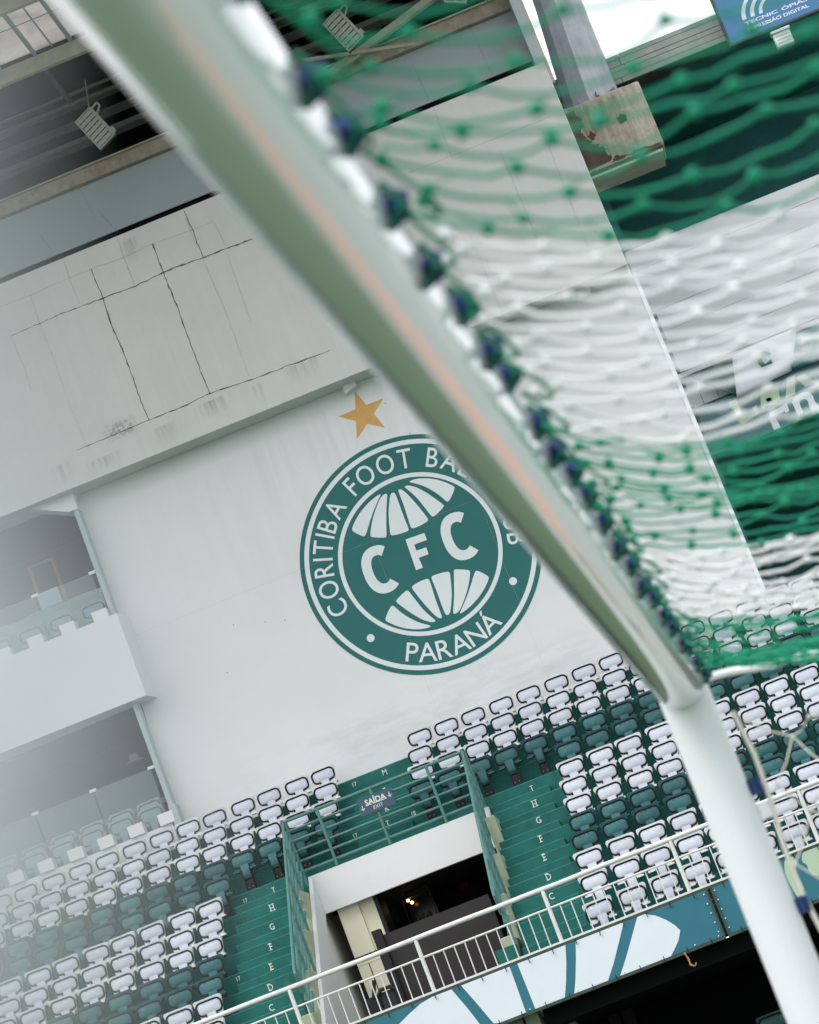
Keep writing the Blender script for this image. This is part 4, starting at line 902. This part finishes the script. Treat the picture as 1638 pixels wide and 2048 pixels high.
def glyph(pts, m, name='letter_print'):
    o = MB(); o.flat([(p.x, p.z) for p in [at(x, y, YB - .14) for x, y in crop(1400, 640, 6.883, pts)]], YB - .141); kid(o, name, M[m], bd)
glyph([(400, 1130), (500, 1090), (590, 1320), (640, 1330), (760, 1285), (715, 1220), (770, 1170), (820, 1280), (700, 1370), (590, 1430), (540, 1420), (470, 1230), (400, 1200)], 'lime')
glyph([(830, 1000), (880, 920), (1000, 880), (1080, 950), (1100, 1080), (1030, 1160), (900, 1180), (880, 1225), (840, 1190)], 'lime')
glyph([(1195, 800), (1310, 760), (1310, 1010), (1180, 1080)], 'lime'); glyph([(1320, 790), (1440, 740), (1580, 850), (1450, 920)], 'lime')
glyph([(945, 1340), (975, 1270), (1050, 1230), (1190, 1140), (1230, 1250), (1180, 1280), (1170, 1255), (1060, 1310), (1045, 1350), (1110, 1480), (1020, 1520)], 'bannerw')
glyph([(1265, 1130), (1300, 1060), (1400, 1000), (1500, 985), (1550, 1040), (1580, 1120), (1640, 1190), (1640, 1270), (1545, 1310), (1480, 1110), (1440, 1085), (1375, 1110), (1370, 1150), (1450, 1340), (1330, 1395), (1345, 1310)], 'bannerw')
glyph([(1540, 930), (1640, 880), (1640, 960)], 'bannerw')
glyph([(905, 1085), (970, 1060), (995, 1110), (930, 1140)], 'banner')
def cloth(name, label, corner, m, Y, bulge, n=10):
    a, b, c, d = [at(x, y, Y) for x, y in corner]; vs = []; fs = []
    for j in range(n):
        for i in range(n):
            s, t = i / (n - 1), j / (n - 1); p = a.lerp(b, s).lerp(d.lerp(c, s), t)
            vs.append((p.x, Y - .02 - bulge * (math.sin(s * 7 + t * 3) * .5 + .5) - .03 * math.sin(t * 9 + s * 2), p.z))
    for j in range(n - 1):
        for i in range(n - 1): k = j * n + i; fs.append((k, k + 1, k + n + 1, k + n))
    o = MB().add(vs, fs).build(name, M[m], None, True); o.modifiers.new('thickness', 'SOLIDIFY').thickness = .006
    tag(o, label, 'flag'); move_to(o, a); return o
cloth('dark_flag', 'dark green flag hanging from the far rail left of the white flag', [(1372, 755), (1476, 715), (1478, 795), (1472, 792)], 'clothg', YB - .16, .04)
cl_ = cloth('white_flag', 'crumpled white flag with a dark round letter tied to the far rail', [(1464, 713), (1594, 654), (1583, 742), (1474, 797)], 'cloth', YB - .24, .06)
cloth('blue_flag', 'pale blue and dark flag tied to the far rail at the right edge', [(1584, 676), (1660, 640), (1660, 715), (1584, 742)], 'banner', YB - .2, .05)
o = MB(); pts = [(p.x, p.z) for p in [at(x, y, YB - .42) for x, y in crop(1400, 640, 6.883, [(980, 460), (920, 430), (840, 430), (790, 480), (780, 540), (810, 610), (850, 650), (1000, 590), (980, 530), (900, 600), (850, 560), (850, 510), (900, 485), (960, 495)])]]
o.flat(pts, YB - .40, .004); oo = o.build('flag_letter', M['clothg'], cl_); oo.matrix_parent_inverse = Matrix.Translation(-cl_.location)
sg = empty('advert_sign', 'blue advertising sign reading TECNICÓPIAS IMPRESSÃO DIGITAL with white arcs', 'sign', (6.5, 54.6, 19.45))
sa, sb = at(1436, 24, 54.6), at(1463, 88, 54.6)
kid(MB().box(sa.x, 10, 54.6, 54.66, sb.z, sa.z + .55), 'sign_sheet', M['signb'], sg)
kid(MB().box(sa.x - .05, sa.x - .004, 54.58, 54.68, sb.z - .03, sa.z + .55), 'sign_frame', M['steel'], sg); kid(MB().box(sa.x, 10, 54.58, 54.68, sb.z - .045, sb.z - .004), 'sign_frame', M['steel'], sg)
q0 = at(1491, 51.5, 54.6); o = MB(); text_on(o, 'TECNIC', q0.x, q0.z, 54.594, .092, .002, center=False, width=.66); kid(o, 'lettering', M['bannerw'], sg)
o = MB(); text_on(o, 'ÓPIAS', q0.x + .74, q0.z, 54.594, .092, .002, center=False, width=.52); kid(o, 'lettering', M['bannerw'], sg)
q1 = at(1497, 63, 54.6); o = MB(); text_on(o, 'IMPRESSÃO DIGITAL', q1.x, q1.z, 54.594, .095, .0022, center=False, width=1.23); kid(o, 'lettering', M['bannerw'], sg)
for r0, r1 in ((.67, .75), (.50, .58), (.34, .41)):
    vs = []; fs = []; n = 18
    for i in range(n + 1):
        a = R(178 - 140 * i / n); t = 1 - .35 * i / n
        for rr in (r0 + (r1 - r0) * (1 - t), r1): vs.append((q0.x + .74 + rr * math.cos(a), 54.596, q0.z + .10 + rr * .78 * math.sin(a)))
    for i in range(n): fs.append((2 * i, 2 * i + 1, 2 * i + 3, 2 * i + 2))
    kid(MB().add(vs, fs), 'arc_print', M['bannerw'], sg)
a = at(1566, 74, 54.4); lf = empty('wall_floodlight', 'small white floodlight box under the blue sign', 'floodlight', a)
kid(MB().bbox(a.x - .17, a.x + .17, 54.4, 54.55, a.z - .16, a.z + .12, .02), 'housing', M['tie'], lf)
kid(MB().bbox(a.x - .19, a.x + .19, 54.36, 54.58, a.z + .122, a.z + .17, .01), 'visor', M['tie'], lf)
for i in range(3): kid(MB().box(a.x - .13, a.x + .13, 54.392, 54.399, a.z - .1 + i * .07, a.z - .085 + i * .07), 'slat', M['lamp'], lf)

# ------------------------------------------------------------------ goal frame
goal = empty('football_goal', 'white goal frame whose crossbar cuts across the picture to the far post', 'goal', (GF.x, GF.y, 0))
PR, BZ = .06, 2.5
p = MB().tube([(GF.x, GF.y, 0), (GF.x, GF.y, .9), (GF.x, GF.y, 2.495)], PR, 40); M['postv'] = mat('white_post_paint', (0.79, 0.805, 0.825), 0.45, 0.03, 6, 0, 60, 0, None, 0, 0.4, 0.0)
kid(p, 'goal_post', M['postv'], goal, True)
kid(MB().tube([(GF.x, GF.y, 1.585), (GF.x, GF.y, 1.590)], PR + .0012, 40), 'post_joint', M['lamp'], goal, True)
NP = GF + GD * 7.32
kid(MB().tube([(NP.x, NP.y, 0), (NP.x, NP.y, 2.44)], PR, 32), 'goal_post', M['post'], goal, True)
n = 48; vs = []; fs = []; S = [-.060, -.056, -.044, -.02] + [i * .1 for i in range(1, 74)] + [7.38]; RR = [.015, .034, .052, .0605] + [.0605] * 73 + [.05]
for s, r_ in zip(S, RR):
    c_ = GF + GD * s
    for i in range(n): a = 2 * math.pi * i / n; q_ = c_ + GB * (r_ * math.cos(a)); vs.append((q_.x, q_.y, BZ + r_ * math.sin(a)))
for k in range(len(S) - 1):
    for i in range(n): fs.append((k * n + i, k * n + (i + 1) % n, (k + 1) * n + (i + 1) % n, (k + 1) * n + i))
fs += [tuple(range(n)), tuple(range((len(S) - 1) * n, len(S) * n))]
kid(MB().add(vs, fs), 'crossbar', M['post'], goal, True)
def bar_pt(s, ang, r): return GF + GD * s + GB * (r * math.cos(ang)) + Vector((0, 0, BZ + r * math.sin(ang)))
clip_s = [.10 + .215 * i for i in range(24)]
for i, s in enumerate(clip_s):
    s += random.gauss(0, .018); a = R(-6 + random.gauss(0, 7)); k = random.uniform(.72, .98); c_ = bar_pt(s, a, PR + .004); m_ = MB()
    tl = GB * random.uniform(-.008, .008) + Vector((0, 0, random.uniform(-.006, .006)))
    m_.tube([c_ - GD * .020 * k - tl, c_ - GD * .010 * k, c_ + GD * .012 * k, c_ + GD * .022 * k + tl], [.008 * k, .0145 * k, .0135 * k, .008 * k], 10)
    m_.tube([bar_pt(s, a - .30, PR + .003), bar_pt(s, a - .1, PR + .018), bar_pt(s, a + .15, PR + .020), bar_pt(s, a + .35, PR + .003)], .0045, 6)
    kid(m_, 'net_clip', M['blue'], goal, True)
    m_ = MB(); m_.tube([bar_pt(s + .012, a - .4, PR + .004), bar_pt(s + .016, a, PR + .016), bar_pt(s + .010, a + .4, PR + .005)], .0042, 6); m_.ball(bar_pt(s + random.uniform(.01, .03), a - .1, PR + .018), .0062, 0, 8, 5); kid(m_, 'cord_knot', M['ngreend'], goal, True)
    if 21 < i < 24:
        a = R(16); m_ = MB(); m_.tube([bar_pt(s + .055, a, PR + .001), bar_pt(s + .07, a, PR + .006), bar_pt(s + .155, a, PR + .006), bar_pt(s + .17, a, PR + .001)], [.004, .0085, .0085, .004], 10); kid(m_, 'net_tie', M['tie'], goal, True)
for z in (2.22, 2.16, 1.93, 1.68, 1.62, 1.36, 1.1):
    c_ = GF + GB * (PR + .012) + Vector((0, 0, z)); kid(MB().tube([c_ - Vector((0, 0, .018)), c_ + Vector((0, 0, .018))], .018, 10), 'net_clip', M['blue'] if z not in (2.16, 1.62) else M['tie'], goal, True)

# goal net: knotted mesh falling away from the back of the crossbar
def net_pt(s, w_, j=0.0):
    full = .150 * (1 - math.exp(-w_ / .19)) - .02 * w_ * w_ + .012; taut = .17 * w_ - .010     # taut along the far side rope
    k = min(1, max(0, s) / .55); k = k * k * (3 - 2 * k)
    wob = .010 * math.sin(s * 5.1 + w_ * 9) + .006 * math.sin(s * 13 + w_ * 4)
    return GF + GD * s + GB * (PR + .008 + w_) + Vector((0, 0, BZ - (full * k + taut * (1 - k)) + wob * min(1, w_ * 6) * k))
net = empty('goal_net', 'knotted green and white banded goal net hung behind the crossbar', 'net', (GF.x, GF.y, 2.4))
def band(s): return 'white' if (1.30 < s < 2.15 or 3.13 < s < 4.16) else 'green'
MBs = {'white': MB(), 'green': MB()}
DS, DW, NW, AMP = .064, .056, 16, .010                       # honeycomb mesh pulled taut: wavy cords joined by knotted links
ns = int(6.45 / DS); N = {}
for i in range(ns + 1):
    s0 = .09 + i * DS + random.gauss(0, .004)
    for j in range(NW + 1):
        w_ = j * DW + random.gauss(0, .006) + .012 * math.sin(i * 1.7)
        if j == 0: w_ = .030 * abs(math.sin(math.pi * (s0 - .10) / .215)) ** .7 + .004
        s = s0 + AMP * (1 if (i + j) % 2 else -1) + random.gauss(0, .004)
        N[i, j] = (net_pt(s, max(.004, w_)) + Vector((0, 0, random.gauss(0, .003))), s)
for (i, j), (p_, s) in N.items():
    b_ = MBs[band(.09 + i * DS)]
    if j < NW:
        q_ = N[i, j + 1][0]; b_.tube([p_, p_.lerp(q_, .5) - Vector((0, 0, random.uniform(.001, .006))), q_], random.uniform(.0020, .0026) + (.0007 if b_ is MBs['white'] else 0), 5, 0, False)
    if (i + j) % 2 and i < ns:
        q_ = N[i + 1, j][0]; b_.tube([p_, q_], .0009, 4, 0, False); b_.ball(p_, random.uniform(.0062, .0082), 0, 7, 5)
s = .10
while s < 6.4:                                               # scalloped border cord looping from clip to clip
    pts = [net_pt(s + .215 * k / 6, (.018 + .028 * ((int(s * 40) * 7) % 5) / 5) * math.sin(math.pi * k / 6) + .004) - Vector((0, 0, .012 * math.sin(math.pi * k / 6))) for k in range(7)]
    MBs['green'].tube(pts, .0026, 6, 0, False); s += .215
for c_, nm in (('white', 'white_mesh'), ('green', 'green_mesh')):
    o = kid(MBs[c_], nm, M['nwhite' if c_ == 'white' else 'ngreen'], net, True); o['kind'] = 'stuff'
rp = MB(); pts = [net_pt(.0, w_ / 20 * 1.0) + Vector((0, 0, .003 * math.sin(w_ * 1.7) - .016)) for w_ in range(21)]
rp.tube(pts, .0095, 8); kid(rp, 'border_rope', M['nwhite'], net, True)
rp = MB()
for k in range(2): rp.tube([net_pt(.10 + .06 * k + .02 * math.sin(w_ * 1.1 + k * 2), w_ / 20 * 1.0) + Vector((0, 0, .006 + .010 * k)) for w_ in range(21)], .0042, 6)
kid(rp, 'bunched_cord', M['ngreen'], net, True)
# cream side net from the far post
sn = empty('side_net', 'cream diamond side net hanging from the far goal post', 'net', (GF.x, GF.y, 1.2))
sm = MB(); SN = {}
for i in range(22):
    for j in range(8):
        w_ = (j + .5 * (i % 2)) * .15 + .05; z = 2.40 - i * .095 - .10 * (1 - math.exp(-w_ / .2)) * (i == 0)
        SN[i, j] = GF + GB * (PR + w_ + random.gauss(0, .012)) + GD * (.02 + random.gauss(0, .015)) + Vector((0, 0, z + random.gauss(0, .012)))
for (i, j), p_ in SN.items():
    for jj in ((j, j - 1) if i % 2 == 0 else (j, j + 1)):
        if (i + 1, jj) in SN:
            q_ = SN[i + 1, jj]; sm.tube([p_, p_.lerp(q_, .5) + Vector((0, 0, -.008)), q_], .0023, 5, 0, False)
    sm.ball(p_, .006, 0, 6, 4)
o = kid(sm, 'side_mesh', M['ncream'], sn, True); o['kind'] = 'stuff'
vr = MB(); vr.tube([GF + GB * (PR + .03 + .01 * math.sin(i * 1.3)) + Vector((0, 0, 2.4 - i * .11)) for i in range(21)], .006, 6); kid(vr, 'edge_rope', M['ncream'], sn, True)
# loose net cord right beside the lens: far out of focus
def dp(x, y, d): return c0 + ray(x, y) * d
HD = .098
lc = MB(); lc.tube([dp(-500, -900, HD), dp(-390, 0, HD), dp(-370, 600, HD), dp(-190, 1200, HD), dp(-120, 1640, HD), dp(-165, 2050, HD), dp(-380, 2900, HD)], .0042, 10)
lc.tube([dp(-1500, 1250, HD), dp(-650, 1520, HD), dp(-150, 1640, HD), dp(-650, 1990, HD), dp(-1500, 2300, HD)], .0036, 8)
lc.ball(dp(-170, 1640, HD), .0066, 0, 14, 9)
M['greycord'] = mat('grey_loose_cord', (0.66, 0.68, 0.71), 0.8, 0.1, 30)  # even grey that sets how bright the blurred cord reads
lo = lc.build('loose_net_cord', M['greycord'], None, True); tag(lo, 'blurred white net cord hanging close to the lens at the far left edge', 'net cord'); move_to(lo, dp(-170, 1640, HD))
